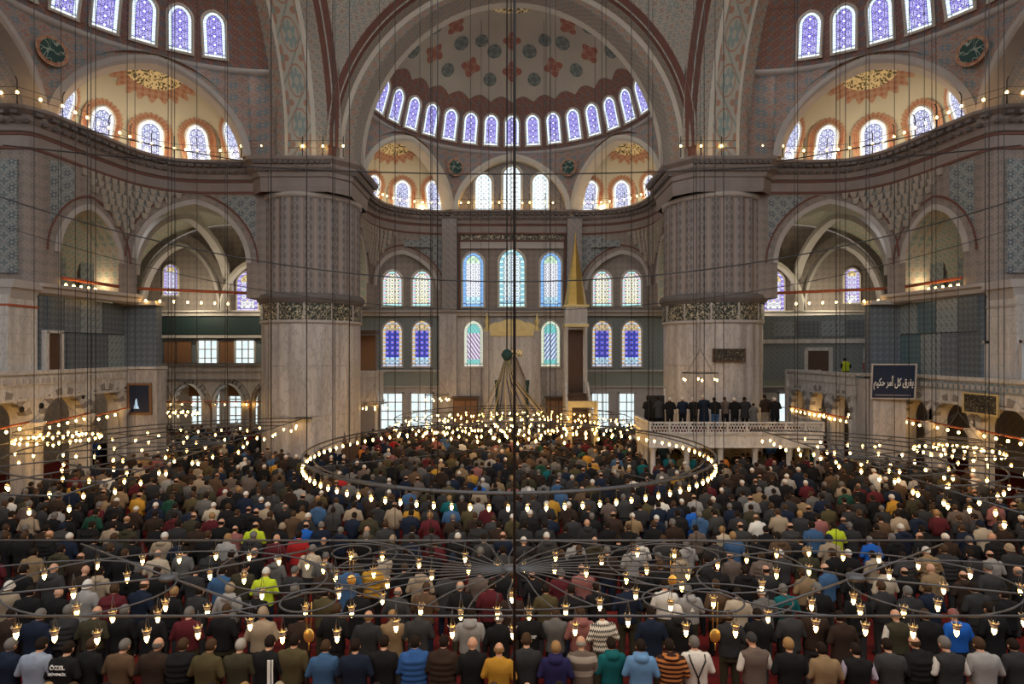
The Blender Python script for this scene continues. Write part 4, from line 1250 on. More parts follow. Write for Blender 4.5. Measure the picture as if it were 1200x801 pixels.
wr2, T2s, _p2 = arcade('wall_right_recess', (19.1, 32.4), (19.1, 40.4), ZR, [(1.45, .95, 3.4, 4.6), (4.0, 1.0, 3.4, 4.75), (6.5, .95, 3.4, 4.6)], 1, ornament=False)
for y in (33.0, 35.1, 37.7, 39.9): column(wr2, (19.2, y, 0), 3.3, .16)
m = MB(); m.box((20.2, 40.5, ZR / 2), (2.4, .3, ZR)); m.build('return_wall', 'marble_w', wr2)
m = MB(); m.quad([(19.2, 32.4, 4.95), (30, 32.4, 4.95), (30, 40.4, 4.95), (19.2, 40.4, 4.95)]); struct(m.build('floor_recess_right', 'stone'))
# back wall of the right gallery with framed doors
m = MB(); m.grid([[(18.5, 43.0, 5.0), (18.5, 43.0, 9.7)], [(29.4, 38.0, 5.0), (29.4, 38.0, 9.7)]], [[(0, 5), (0, 9.7)], [(11.5, 5), (11.5, 9.7)]], 0, False)
bw = struct(m.build('wall_right_gallery_back', 'tile_wall'))
bd = Vector((10.9, -5.0, 0)).normalized(); ba = math.atan2(bd.y, bd.x)
def on_back(k): return Vector((18.5, 43.0, 0)) + bd * k
for k, w in ((3.6, 1.3), (7.2, 1.2)):
    c = on_back(k)
    m = MB(); m.box((0, -.06, 1.1), (w, .12, 2.2)); o = struct(m.build('door_%d' % (2 + (k > 5)), 'wood')); o.location = (c.x, c.y, 5.0); o.rotation_euler = (0, 0, ba)
    m = MB()
    for e in (-1, 1): m.box((e * (w / 2 + .12), -.12, 1.2), (.24, .24, 2.4))
    m.box((0, -.12, 2.3), (w + .48, .24, .24)); m.build('door_frame', 'marble_w', o)
for k in range(6):
    c = on_back(1.4 + k * 1.55)
    m = MB(); m.box((0, -.05, 0), (1.4, .1, 1.1)); o = m.build('tile_panel', ('tile_pale', 'tile_dark')[k % 2], bw); o.location = (c.x, c.y, 8.75); o.rotation_euler = (0, 0, ba)
m = MB(); m.box((0, -.1, 0), (11.8, .2, .3)); o = m.build('ledge', 'marble_w', bw); c = on_back(5.8); o.location = (c.x, c.y, 7.85); o.rotation_euler = (0, 0, ba)
# something bright behind the middle slanted arch
rect_window((22.6, 41.0, 1.8), 1.1, 3.0, 1, 2, 'pane_blue')
tie_with_bulbs((19.0, 32.8, 3.35), (19.0, 40.0, 3.35), 12, 'thin red tie rod with bulbs along the slanted three arched recess')

# ------------------------------------------------------------------ framed boards
def framed(name, label, cat, c, w, h, rz, tilt, frame, face, border=.09, depth=.08):
    t = thing(name, label, cat, c)
    t.rotation_euler = (tilt, 0, rz)
    m = MB(); m.box((0, 0, 0), (w, depth * .5, h)); f = m.build('panel', face, t)
    m = MB()
    for e in (-1, 1):
        m.box((e * (w / 2 + border / 2 - .01), -.02, 0), (border, depth, h + border * 2)); m.box((0, -.02, e * (h / 2 + border / 2 - .01)), (w, depth, border))
    m.build('frame', frame, t)
    return t
# blue screen at the left pier
scr = framed('framed_screen', 'dark blue framed screen on the marble corner pier', 'screen', (-21.0, 32.92, 4.45), 1.15, 1.55, 0, .03, 'wood_warm', 'navy', .12)
m = MB(); m.quad([(-.32, -.05, -.55), (.0, -.05, -.55), (-.08, -.05, -.38), (-.14, -.05, .05), (-.22, -.05, -.1)]); m.build('bright_figure', 'pane_blue', scr)
# calligraphy board
brd = framed('calligraphy_board', 'large navy board with white Arabic calligraphy hung on the marble pier', 'sign', (19.95, 30.55, 5.55), 2.05, 1.75, -.16, .10, 'stone', 'navy', .07)
def arabic(txt, parent, loc, size, mat, maxw, bold=0.02, tall=1.0):
    cu = bpy.data.curves.new('lettering', 'FONT'); cu.body = txt; cu.size = size; cu.align_x = 'CENTER'; cu.extrude = .006; cu.offset = bold * size * .3
    ob = bpy.data.objects.new('lettering', cu); col.objects.link(ob)
    dg = bpy.context.evaluated_depsgraph_get(); dg.update()
    me = bpy.data.meshes.new_from_object(ob.evaluated_get(dg))
    bpy.data.objects.remove(ob); bpy.data.curves.remove(cu)
    xs = [v.co.x for v in me.vertices]
    if not xs: return None
    k = min(1.0, maxw / max(1e-6, max(xs) - min(xs))); mx = (max(xs) + min(xs)) / 2
    for v in me.vertices: v.co = ((v.co.x - mx) * k, -v.co.z, v.co.y * k * tall)
    me.materials.clear(); me.materials.append(MT[mat])
    return link('lettering', me, parent, loc)
def vis(words):          # shaped letters, laid out right to left
    return ' '.join(''.join(chr(c) for c in reversed(w)) for w in reversed(words))
L1 = [[0xFEF3, 0xFED4, 0xFEAE, 0xFED5], [0xFEDB, 0xFEDE]]
L2 = [[0xFE83, 0xFEE3, 0xFEAE], [0xFEA3, 0xFEDC, 0xFEF4, 0xFEE2]]
arabic(vis(L1 + L2), brd, (0, -.05, -.22), .85, 'white', 1.9, .06, 2.1)
m = MB(); m.box((0, -.045, -.72), (1.7, .01, .03)); m.build('ruled_line', 'stone', brd)
# black framed panel on the right parapet
bp = framed('framed_inscription', 'black inscription panel in a gilt frame on the marble parapet', 'sign', (21.35, 26.6, 4.72), 1.9, .85, -PI / 2 + .0, .0, 'gold_flat', 'plaque_script', .07)
# plaque on the pillar
pl = framed('pillar_plaque', 'small dark plaque with gold script on the great pillar', 'sign', (12.5 - .05, 33.5, 6.9), 1.75, .62, 0, 0, 'wood', 'plaque_script', .08)

# ------------------------------------------------------------------ mihrab
t = thing('mihrab', 'tall marble prayer niche with gilded crest between two barred windows', 'mihrab', (0, 45.55, 0))
m = MB()
for s in (-1, 1): m.box((s * 1.95, 0, 4.35), (.55, .55, 8.7))
m.build('jamb', 'marble', t)
m = MB(); m.box((0, .05, 8.55), (4.45, .6, .45)); m.build('lintel', 'gold_flat', t)
m = MB()
rows = []
for i in range(25):
    x = -2.1 + 4.2 * i / 24
    z = 8.85 + .75 * (1 - abs(x) / 2.1) ** .6 + .12 * abs(math.sin(x * 3.2))
    rows.append([(x, -.12, 8.75), (x, -.12, z), (x, .12, z), (x, .12, 8.75)])
m.grid(rows, None, 0, False); m.build('crest', 'gold_flat', t)
for s in (-1, 1):
    m = MB(); m.lathe([(.22, 0), (.22, .2), (.12, .35), (.2, .6), (.22, .8), (.1, 1.0), (.04, 1.35), (0, 1.4)], 12); o = m.build('finial', 'gold_flat', t); o.location = (s * 1.95, 0, 8.75)
m = MB(); rows, uv = [], []
for i in range(17):                             # the concave niche with its pointed hood
    a = PI * i / 16
    rows.append([(-1.05 * math.cos(a), .1 + .72 * math.sin(a), z) for z in (0, 2, 4, 5)] + [(-1.05 * math.cos(a) * k, .1 + .70 * math.sin(a) * k, 5 + (1 - k) * 2.4) for k in (.85, .6, .35, .1)])
    uv.append([(a, z) for z in (0, 2, 4, 5, 5.5, 6, 6.5, 7)])
m.grid(rows, uv); m.build('niche', 'marble', t)
m = MB(); rows = []
for i in range(17):
    x = -1.68 + 3.36 * i / 16
    zl = 5 + 2.5 * (1 - min(1, abs(x) / 1.1)) if abs(x) < 1.1 else 0
    rows.append([(x, -.1, zl), (x, -.1, 8.4)])
m.grid(rows, [[(r[0][0], r[0][2]), (r[0][0], 8.4)] for r in rows], 0, False); m.build('front_slab', 'marble_w', t)
for s in (-1, 1):
    m = MB(); m.lathe([(.13, 0), (.13, .2), (.09, .3), (.09, 4.4), (.14, 4.6), (.14, 4.9)], 12); o = m.build('colonnette', 'green_dark', t); o.location = (s * 1.2, -.25, 0)
m = MB(); m.box((0, -.16, 7.0), (1.6, .05, .5)); m.build('inscription', 'gold_script', t)
# low wooden screens left and right of the mihrab
for s, lb in ((-1, 'low dark wooden cupboard under the violet barred window'), (1, 'low dark wooden cupboard under the blue barred window')):
    t = thing('wooden_cupboard', lb, 'cupboard', (s * 3.6, 45.4, 0))
    m = MB(); m.box((0, 0, 1.75), (1.9, .6, 3.5)); m.build('body', 'wood', t)
    for e in (-.46, .46):
        m = MB(); m.box((e, -.32, 1.75), (.84, .05, 3.1)); m.build('door', 'wood_warm', t)
    m = MB(); m.box((0, -.05, 3.55), (2.1, .8, .14)); m.build('cornice', 'wood', t)

# ------------------------------------------------------------------ minbar (pulpit) with its gilded spire
t = thing('minbar', 'tall marble pulpit with gilded conical spire and dark stair opening', 'pulpit', (4.52, 41.6, 0))
m = MB(); m.lathe([(.80, 10.35), (.78, 10.6), (.05, 15.1), (.0, 15.15)], 8, sm=False); o = m.build('spire', 'gold', t)
m = MB(); m.lathe([(.0, 15.0), (.07, 15.08), (.03, 15.2), (.06, 15.3), (.0, 15.6)], 8); m.build('finial', 'gold', o)
m = MB(); m.box((0, 0, 9.65), (1.5, 1.5, 1.3)); m.build('drum', 'marble_w', t)
for k in range(3):
    m = MB(); m.box((-.45 + .45 * k, -.76, 9.65), (.36, .06, .95)); m.build('carved_panel', 'stone', t)
m = MB(); m.box((0, 0, 10.32), (1.75, 1.75, .16)); m.box((0, 0, 8.95), (1.7, 1.7, .2)); m.build('moulding', 'gold_flat', t)
for sx in (-1, 1):
    for sy in (-1, 1):
        m = MB(); m.lathe([(.13, 4.2), (.10, 4.4), (.10, 8.5), (.15, 8.85)], 10); o = m.build('column', 'marble_w', t); o.location = (sx * .68, sy * .65, 0)
m = MB(); m.box((0, .6, 6.4), (1.2, .1, 4.6)); m.build('canopy_back', 'wood', t)
for sx in (-1, 1):                              # raking side walls of the stair
    m = MB()
    for e in (0, .16):
        m.quad([(sx * (.68 + e), .7, 0), (sx * (.78 + e), -4.2, 0), (sx * (.78 + e), -4.2, 1.5), (sx * (.68 + e), -.7, 5.0), (sx * (.68 + e), .7, 5.0)])
    m.quad([(sx * .68, -.7, 5.0), (sx * .84, -.7, 5.0), (sx * .94, -4.2, 1.5), (sx * .78, -4.2, 1.5)])
    m.quad([(sx * .78, -4.2, 0), (sx * .94, -4.2, 0), (sx * .94, -4.2, 1.5), (sx * .78, -4.2, 1.5)])
    m.build('side_wall', 'marble_w', t)
for k in range(14):
    m = MB(); m.box((0, -3.9 + k * .27, .16 + k * .30), (1.4, .3, .30)); m.build('step', 'wood', t)
m = MB()
for sx in (-1, 1): m.box((sx * .82, -4.3, 1.9), (.24, .3, 3.8))
m.box((0, -4.3, 3.75), (1.9, .35, .4)); m.build('gate', 'gold_flat', t)

# ------------------------------------------------------------------ sermon chair near the left pillar
t = thing('sermon_chair', 'white marble sermon chair with stair behind the left great pillar', 'pulpit', (-10.4, 42.0, 0))
m = MB(); m.box((0, 0, 4.6), (1.9, 1.8, 2.0)); m.build('body', 'marble_w', t)
m = MB(); m.box((0, 0, 5.65), (2.1, 2.0, .16)); m.build('rail', 'marble_w', t)
m = MB(); m.box((0, 0, 3.45), (2.0, 1.9, .3)); m.build('corbel', 'marble', t)
for sx in (-1, 1):
    m = MB(); m.lathe([(.2, 0), (.14, .2), (.14, 3.0), (.22, 3.3)], 10); o = m.build('column', 'marble_w', t); o.location = (sx * .75, -.6, 0)
m = MB(); m.box((-.2, .6, 7.0), (1.4, .3, 2.6)); m.build('back_panel', 'wood_warm', t)
m = MB(); m.box((-.2, .2, 8.5), (1.8, 1.4, .25)); m.build('canopy', 'wood', t)
for s_ in (-1, 1):
    m = MB(); m.box((s_ * .5, -.92, 4.6), (.7, .06, 1.5)); m.build('carved_panel', 'stone', t)
# tall folded wooden stand beside the left pillar
t = thing('wooden_stand', 'dark wooden double-pointed stand at the foot of the pillar', 'stand', (-8.9, 32.2, 0))
for sx in (-1, 1):
    m = MB(); m.box((sx * .34, 0, 1.1), (.1, .5, 2.2)); m.build('post', 'wood', t)
    m = MB(); m.lathe([(.1, 0), (.06, .2), (0, .55)], 6); o = m.build('finial', 'wood', t); o.location = (sx * .34, 0, 2.2)
m = MB(); m.box((0, 0, 1.2), (.6, .3, 1.7)); m.build('panel', 'wood', t)

# ------------------------------------------------------------------ raised platform of the callers to prayer
t = thing('muezzin_platform', 'raised marble platform on columns with pierced balustrade in front of the pillar', 'platform', (11.5, 30.0, 0))
x0, x1, yb = 7.05 - 11.5, 16.0 - 11.5, 3.35
m = MB(); m.box(((x0 + x1) / 2, yb / 2, 2.55), (x1 - x0, yb, .62)); m.build('slab', 'marble_w', t)
m = MB(); m.box(((x0 + x1) / 2, yb / 2, 2.22), (x1 - x0 + .12, yb + .12, .1)); m.box(((x0 + x1) / 2, yb / 2, 2.88), (x1 - x0 + .16, yb + .16, .08)); m.build('moulding', 'marble_w', t)
m = MB(); m.box(((x0 + x1) / 2, yb / 2, 2.93), (x1 - x0 - .2, yb - .2, .03)); m.build('carpet', 'carpet', t)
cm = MB(); cm.lathe([(.22, 0), (.22, .15), (.15, .25), (.14, 1.9), (.22, 2.1), (.24, 2.2)], 12); cm = cm.mesh('column', 'marble_w')
for x in (7.3, 9.05, 10.8, 12.6, 14.35, 15.8): link('column', cm, t, (x - 11.5, .25, 0))
for y in (1.3, 2.3, 3.15): link('column', cm, t, (x0 + .2, y, 0)); link('column', cm, t, (x1 - .2, y, 0))
def pierced(A, B, n, par):
    """balustrade panel: two rails and a lattice of open cells"""
    A, B = Vector(A), Vector(B); d = B - A; L = d.length; rz = math.atan2(d.y, d.x)
    def W(s_, z): return A + d.normalized() * s_ + Vector((0, 0, z))
    m = MB(); m.box(W(L / 2, .56), (L, .16, .08), 0, rz); m.box(W(L / 2, .04), (L, .16, .08), 0, rz); m.build('rail', 'marble_w', par)
    for k in range(n):
        m = MB(); s0 = L * k / n; w = L / n
        m.box(W(s0 + .04, .3), (.08, .14, .46), 0, rz)
        nc = max(3, int(w / .15)); cw = (w - .08) / nc
        for r_ in range(3):
            for c_ in range(nc + (1 if r_ % 2 else 0)):
                cx = s0 + .08 + cw * (c_ + (.5 if r_ % 2 == 0 else 0))
                cz = .13 + .165 * r_
                cx = min(max(cx, s0 + .08), s0 + w)
                m.box(W(cx, cz + .01), (cw * .30, .07, .17), 0, rz)
        for zz in (.215, .385): m.box(W(s0 + w / 2, zz), (w, .06, .035), 0, rz)
        m.build('pierced_panel', 'marble_w', par)
pierced((x0, 0, 2.9), (x1, 0, 2.9), 9, t)
pierced((x0, 0, 2.9), (x0, yb, 2.9), 3, t)
pierced((x1, 0, 2.9), (x1, yb, 2.9), 3, t)
# black loudspeaker screen on the platform
t = thing('folding_screen', 'black folding screen standing on the raised platform', 'screen', (8.05, 32.75, 2.95))
m = MB(); m.box((0, 0, .85), (1.0, .08, 1.7)); m.build('panel', 'black', t)
m = MB(); m.tube([(.52, 0, 0), (.52, 0, 2.1)], .02, 6); m.build('pole', 'white', t)

# ------------------------------------------------------------------ chandeliers
# near lamp: glass cup on three wires (origin at the hook, wires 0.36 long); bulb is its own piece
m = MB()
for k in range(3):
    a = 2 * PI * k / 3 + .4
    m.tube([(0, 0, 0), (.045 * math.cos(a), .045 * math.sin(a), -.28)], .0045, 3, 0)
m.lathe([(.055, -.27), (.048, -.30), (.036, -.335)], 10, mi=1)
m.lathe([(.048, -.275), (.057, -.27), (.057, -.26), (.048, -.255)], 10, mi=0)
for k in range(6):
    a = 2 * PI * k / 6; m.tube([(.045 * math.cos(a), .045 * math.sin(a), -.28), (.068 * math.cos(a), .068 * math.sin(a), -.235)], .007, 3, 1)
LAMP_ME = m.mesh('lamp', ['iron', 'glass_cup'])
m = MB(); m.lathe([(0, -.315), (.024, -.325), (.034, -.35), (.028, -.395), (.012, -.43), (0, -.44)], 8)
LBULB_ME = m.mesh('bulb', 'bulb')
# distant lamp: one small piece
m = MB()
m.tube([(0, 0, 0), (0, 0, -.26)], .008, 3, 0)
m.lathe([(.03, -.26), (.055, -.27), (.042, -.31)], 7, mi=1)
m.lathe([(0, -.30), (.034, -.315), (.045, -.345), (.034, -.40), (0, -.445)], 7, mi=2)
FLAMP_ME = m.mesh('lamp', ['iron', 'glass_cup', 'bulb'])
ZF = 3.3                        # height of the chandelier frames

def ring_pts(c, r, a0=0, a1=2 * PI, n=64, z=ZF):
    return [(c[0] + r * math.cos(a0 + (a1 - a0) * k / n), c[1] + r * math.sin(a0 + (a1 - a0) * k / n), z) for k in range(n + (0 if abs(a1 - a0 - 2 * PI) < 1e-6 else 1))]
def tube_part(name, pts, r, par, mat='iron', closed=False, n=6):
    mm = MB(); mm.tube(pts, r, n, closed=closed); return mm.build(name, mat, par)
def roof_z(x, y):
    """underside of the vaults above a point (for the suspension cables)"""
    for sx, sy, ax in ((0, 1, 'y'), (-1, 0, 'x'), (1, 0, 'x')):
        d = (y - HC) if ax == 'y' else sx * x
        a = x if ax == 'y' else y - HC
        if d > 13.4:
            q = 1 - (a * a + (d - 13.4) ** 2) / 9.75 ** 2
            if q > 0: return 22.9 + 7.3 * math.sqrt(q)
    q = 1 - (x * x + (y - HC) ** 2) / 10.25 ** 2
    if q > 0: return 31.4 + 8.5 * math.sqrt(q)
    return 33.0
def cable(par, x, y, z0=ZF, r=.013):
    mm = MB(); mm.tube([(x, y, z0), (x, y, roof_z(x, y))], r, 4); mm.build('cable', 'cable', par)

# great ring under the main dome
RC, RR = (-.1, 22.6), 7.55
ch = thing('ring_chandelier', 'huge single ring chandelier with lamps hung all round under the main dome', 'chandelier')
tube_part('ring', ring_pts(RC, RR, n=120, z=3.45), .040, ch, closed=True, n=8)
tube_part('ring', ring_pts(RC, RR - .35, n=120, z=3.40), .025, ch, closed=True)
n = 96
for k in range(n):
    a = 2 * PI * k / n
    link('lamp', FLAMP_ME, ch, (RC[0] + RR * math.cos(a), RC[1] + RR * math.sin(a), 3.42))
for k in range(16):
    a = 2 * PI * (k + .37) / 16; cable(ch, RC[0] + RR * math.cos(a), RC[1] + RR * math.sin(a), 3.45)
cable(ch, .1, 22.6, 3.0, .035)
for k in range(4):
    a = 2 * PI * k / 4 + .6
    tube_part('brace', [(.1, 22.6, 3.45), (RC[0] + RR * math.cos(a), RC[1] + RR * math.sin(a), 3.45)], .012, ch)

# tiered chandelier before the mihrab, dense with lamps
QC = (.05, 34.6)
ch = thing('tiered_chandelier', 'broad chandelier of concentric lamp rings hung before the prayer niche', 'chandelier')
rnd = random.Random(11)
for ri, (r, n) in enumerate(((1.1, 10), (2.1, 20), (3.1, 28), (4.1, 36), (5.1, 42), (6.1, 46), (6.9, 40))):
    z = 3.25 + (.12 if ri % 2 else 0)
    tube_part('ring', ring_pts(QC, r, n=72, z=z), .022, ch, closed=True, n=5)
    for k in range(n):
        a = 2 * PI * (k + rnd.random() * .5) / n
        link('lamp', FLAMP_ME, ch, (QC[0] + r * math.cos(a), QC[1] + r * math.sin(a), z - rnd.random() * .2))
for k in range(12):
    a = 2 * PI * k / 12 + .13
    tube_part('spoke', [(QC[0], QC[1], 3.3), (QC[0] + 6.9 * math.cos(a), QC[1] + 6.9 * math.sin(a), 3.3)], .018, ch)
for k in range(32):
    a = 2 * PI * k / 32
    tube_part('suspension_wire', [(-.3, 34.6, 7.0), (-.3 + .55 * math.cos(a), 34.6 + .5 * math.sin(a), 5.4), (QC[0] + 2.1 * math.cos(a), QC[1] + 2.1 * math.sin(a), 3.3)], .016, ch, 'gold_flat' if k % 2 else 'cable')
m = MB(); m.lathe([(0, 7.3), (.25, 7.15), (.35, 6.9), (.2, 6.65), (.1, 6.5), (0, 6.45)], 10, c=(-.3, 34.6, 0)); m.build('crown', 'green_dark', ch)
cable(ch, -.3, 34.6, 7.0, .04); cable(ch, -.05, 34.6, 3.2, .025)
for k in range(8):
    a = 2 * PI * (k + .5) / 8; cable(ch, QC[0] + 5.6 * math.cos(a), QC[1] + 5.6 * math.sin(a))

# half-round chandeliers under the side half domes
def half_chandelier(s, label):
    c = (s * 11.9, 24.4) if s < 0 else (12.0, 21.0)
    K = 1.0 if s < 0 else .8
    ch = thing('half_round_chandelier', label, 'chandelier')
    def pt(r, a): return (c[0] + s * K * r * math.sin(a), c[1] - K * r * math.cos(a))
    rnd = random.Random(5 + s)
    for r, n in ((2.2, 6), (3.9, 10), (5.6, 13), (7.3, 16), (9.0, 19)):
        tube_part('arc', [(*pt(r, PI * k / 40), ZF) for k in range(41)], .03, ch)
        for k in range(n):
            x, y = pt(r + rnd.uniform(-.2, .2), PI * (k + .5 + rnd.uniform(-.25, .25)) / n)
            link('lamp', FLAMP_ME, ch, (x, y, ZF - rnd.random() * .25))
    for k in range(9):
        a = PI * k / 8
        tube_part('spoke', [(c[0], c[1], ZF), (*pt(9.0, a), ZF)], .026, ch)
    for k in range(12):
        y = c[1] + K * (-8.6 + k * 17.2 / 11)
        link('lamp', FLAMP_ME, ch, (c[0] + s * rnd.uniform(-.1, .3), y, ZF - rnd.random() * .2))
    for r, q in ((5.6, .12), (5.6, .35), (5.6, .6), (5.6, .85), (9.0, .2), (9.0, .45), (9.0, .7), (9.0, .93), (2.2, .5), (3.9, .75), (7.3, .55), (7.3, .3)):
        x, y = pt(r, PI * q); cable(ch, x, y)
    for y in (-7.9, -4.2, 0, 4.4): cable(ch, c[0], c[1] + K * y)
    # corner bracket at the far tip
    m = MB(); m.box((c[0], c[1] + K * 9.0, ZF + .02), (.9, .25, .1)); m.build('bracket', 'iron', ch)
half_chandelier(-1, 'half round chandelier of nested arcs beside the gallery with the blue screen')
half_chandelier(1, 'half round chandelier of nested arcs beside the raised platform and calligraphy boards')

# the wrought chandelier over the rear rows
ch = thing('wrought_chandelier', 'wide wrought iron chandelier with radiating spokes and scrolled loops over the rear rows', 'chandelier')
ZN = 3.25
def pn(u, v):            # frame point seen at a pixel
    D = (EYE - ZN) * F_PX / (v - HOR); return ((u - 600) * D / F_PX, D, ZN)
yb_, yf_ = (EYE - ZN) * F_PX / (633 - HOR), (EYE - ZN) * F_PX / (721.5 - HOR)
tube_part('bar', [(-12.5, yb_, ZN), (12.5, yb_, ZN)], .023, ch)
tube_part('bar', [(-9.5, yf_, ZN), (9.5, yf_, ZN)], .020, ch)
hub = Vector(pn(599, 667))
m = MB(); m.lathe([(.0, .09), (.13, .06), (.16, 0), (.13, -.06), (0, -.09)], 16, c=hub); m.build('hub', 'iron', ch)
for k in range(30):
    a = 2 * PI * (k + .5) / 30
    rx, ry = 3.1, 1.62
    e = Vector((hub.x + rx * math.cos(a), hub.y + ry * math.sin(a) + .02, ZN))
    e.y = min(max(e.y, yf_), yb_)
    pts = []
    for j in range(9):
        q = j / 8; p = hub.lerp(e, q); per = Vector((-(e - hub).y, (e - hub).x, 0)).normalized()
        pts.append(p + per * (.05 * math.sin(q * 2 * PI)) + Vector((0, 0, .04 * math.sin(PI * q))))
    tube_part('spoke', pts, .012, ch, n=5)
tube_part('loop', [(hub.x + 3.1 * math.cos(2 * PI * k / 64), hub.y + 1.62 * math.sin(2 * PI * k / 64), ZN) for k in range(64)], .013, ch, closed=True, n=5)
for s in (-1, 1):
    node = Vector(pn(600 + s * 402, 676))
    for tgt in ((600 + s * 505, 637), (600 + s * 300, 712), (600 + s * 640, 700), (600 + s * 215, 640)):
        tube_part('diagonal', [node, Vector(pn(*tgt))], .019, ch)
    m = MB(); m.lathe([(0, .05), (.14, .04), (.16, 0), (.14, -.04), (0, -.05)], 10, c=node); m.build('boss', 'iron', ch)
    for (u, v, rx, ry, r) in ((225, 660, 1.75, 1.3, .015), (240, 702, 1.15, .62, .014), (188, 650, .85, .65, .013), (400, 680, 2.6, 1.45, .015), (560, 690, 2.2, 1.3, .015)):
        c = Vector(pn(600 + s * u, v))
        pts = []
        for k in range(48):
            y = c.y + ry * math.sin(2 * PI * k / 48)
            pts.append((c.x + rx * math.cos(2 * PI * k / 48), min(max(y, yf_ - .0), yb_ + .0), ZN))
        tube_part('loop', pts, r, ch, closed=True, n=5)
    for (u, v, r) in ((238, 705, .42), (188, 648, .36)):
        c = Vector(pn(600 + s * u, v))
        tube_part('small_ring', ring_pts((c.x, c.y), r, n=24, z=ZN + .03), .016, ch, closed=True, n=5)
        # hanging brass ornament
        m = MB(); m.tube([(c.x - .04, c.y, ZN), (c.x - .03, c.y, ZN - .42)], .008, 4); m.tube([(c.x + .04, c.y, ZN), (c.x + .03, c.y, ZN - .42)], .008, 4)
        m.sphere((c.x, c.y, ZN - .52), (.085, .03, .11), 12, 8); m.tube([(c.x, c.y, ZN - .6), (c.x, c.y, ZN - .74)], .012, 5); m.build('brass_pendant', 'gold', ch)
NEAR = [(167,659),(210,657),(114,664),(52,676),(149,680),(86,698),(90,719),(132,726),(194,713),(185,726),(19,745),(64,749),(114,751),(172,749),(232,745),
 (253,653),(292,654),(327,659),(286,681),(246,676),(360,664),(379,669),(393,678),(411,654),(438,674),(448,654),(454,687),(307,699),(397,698),(448,705),(358,719),(412,720),(243,719),(293,735),(331,750),(395,749),(464,737),
 (491,663),(506,677),(545,656),(549,670),(583,669),(614,668),(651,655),(650,670),(687,673),(705,660),(493,718),(540,723),(600,703),(583,722),(620,723),(663,719),(703,712),(530,744),(601,745),(674,741),
 (747,650),(790,652),(734,681),(758,670),(806,676),(841,664),(875,657),(910,651),(910,675),(948,671),(893,690),(745,700),(799,690),(786,713),(836,709),(900,726),(951,712),(736,731),(804,742),(862,743),(956,737),(948,649),
 (988,654),(1030,657),(1076,664),(1042,676),(1137,675),(1196,694),(1106,693),(1099,713),(1000,705),(1008,719),(1059,720),(1014,741),(1070,744),(1121,742),(1165,740),(1200,731)]
for (u, v) in NEAR:
    zb = ZN - .39; D = (EYE - zb) * F_PX / (v - HOR)
    l = link('lamp', LAMP_ME, ch, ((u - 600) * D / F_PX, D, ZN)); link('bulb', LBULB_ME, l)
for u, v in ((40, 640), (112, 690), (201, 676), (318, 640), (390, 700), (463, 650), (505, 655), (740, 660), (816, 650), (848, 680), (980, 676), (1015, 640), (1092, 650), (1170, 660)):
    p = pn(u, v); mm = MB(); mm.tube([p, (p[0], p[1], 33)], .007, 4); mm.build('cable', 'cable', ch)
# the thick central suspension rod hangs just in front of the hub
m = MB(); m.tube([(.035, 8.3, 2.2), (.035, 8.3, 34)], .024, 6); m.build('suspension_rod', 'cable', ch)

# small ring chandeliers in the side arcades and corners
def small_ring(c, r, n, z, label, zt=None, tiers=1):
    ch = thing('small_ring_chandelier', label, 'chandelier')
    for tr in range(tiers):
        rr = r * (1 - .45 * tr)
        tube_part('ring', ring_pts(c, rr, n=32, z=z + .15 * tr), .025, ch, closed=True, n=5)
        for k in range(max(5, int(n * (1 - .4 * tr)))):
            a = 2 * PI * (k + .3) / max(5, int(n * (1 - .4 * tr)))
            link('lamp', FLAMP_ME, ch, (c[0] + rr * math.cos(a), c[1] + rr * math.sin(a), z + .15 * tr))
    top = zt if zt and zt < 20 else roof_z(*c)
    for k in range(4):
        a = 2 * PI * k / 4 + .4
        tube_part('suspension_wire', [(c[0] + r * math.cos(a), c[1] + r * math.sin(a), z), (c[0], c[1], min(top, z + 1.3))], .010, ch)
    tube_part('cable', [(c[0], c[1], min(top, z + 1.3)), (c[0], c[1], top)], .012, ch)
small_ring((-19.9, 25.6), 1.55, 26, 3.65, 'small ring chandelier before the lower arches under the blue tiled gallery', 16.0, 2)
small_ring((18.8, 24.6), 1.55, 26, 3.25, 'small ring chandelier before the lower arches under the black framed panel', 16.0, 2)
small_ring((-21.9, 38.0), 1.3, 18, 3.4, 'small ring chandelier hanging in the recess by the blue framed screen', 17.2, 2)
small_ring((20.3, 36.2), 1.1, 14, 3.5, 'small ring chandelier in the slanted three arched recess', 4.9, 1)
small_ring((10.25, 31.8), .95, 6, 5.95, 'small wire chandelier over the callers on the raised platform', 27.0)
small_ring((-9.4, 40.0), .8, 8, 3.6, 'small ring chandelier in front of the marble sermon chair', 24.0)
small_ring((-5.6, 43.5), .9, 10, 3.9, 'small ring chandelier near the wooden cupboard under the violet barred window', 24.0)

# slung cables between the walls
def slung(A, B, sag, r, label):
    A, B = Vector(A), Vector(B)
    mm = MB(); mm.tube([A.lerp(B, k / 40) - Vector((0, 0, sag * 4 * (k / 40) * (1 - k / 40))) for k in range(41)], r, 5)
    return tag(mm.build('slung_cable', 'cable'), label, 'cable')
slung((-21.6, 20, 13.9), (21.6, 20, 13.9), 4.4, .022, 'dark cable sagging deeply from gallery wall to gallery wall across the hall')
slung((-21.8, 25, 15.95), (21.8, 25, 15.95), 1.25, .030, 'dark thick cable slung high across the hall below the cornice')
slung((-21.5, 28.0, 18.0), (-14.8, 32.7, 17.75), .12, .03, 'short dark cable along the cornice above the slate blue tiled gallery')
slung((21.5, 28.0, 18.0), (14.8, 32.7, 17.75), .12, .03, 'short dark cable along the cornice above the turquoise tiled gallery')
slung((-21.3, 24, 12.4), (21.3, 24, 12.4), 3.6, .014, 'thin dark cable sagging from wall to wall over the great ring chandelier')

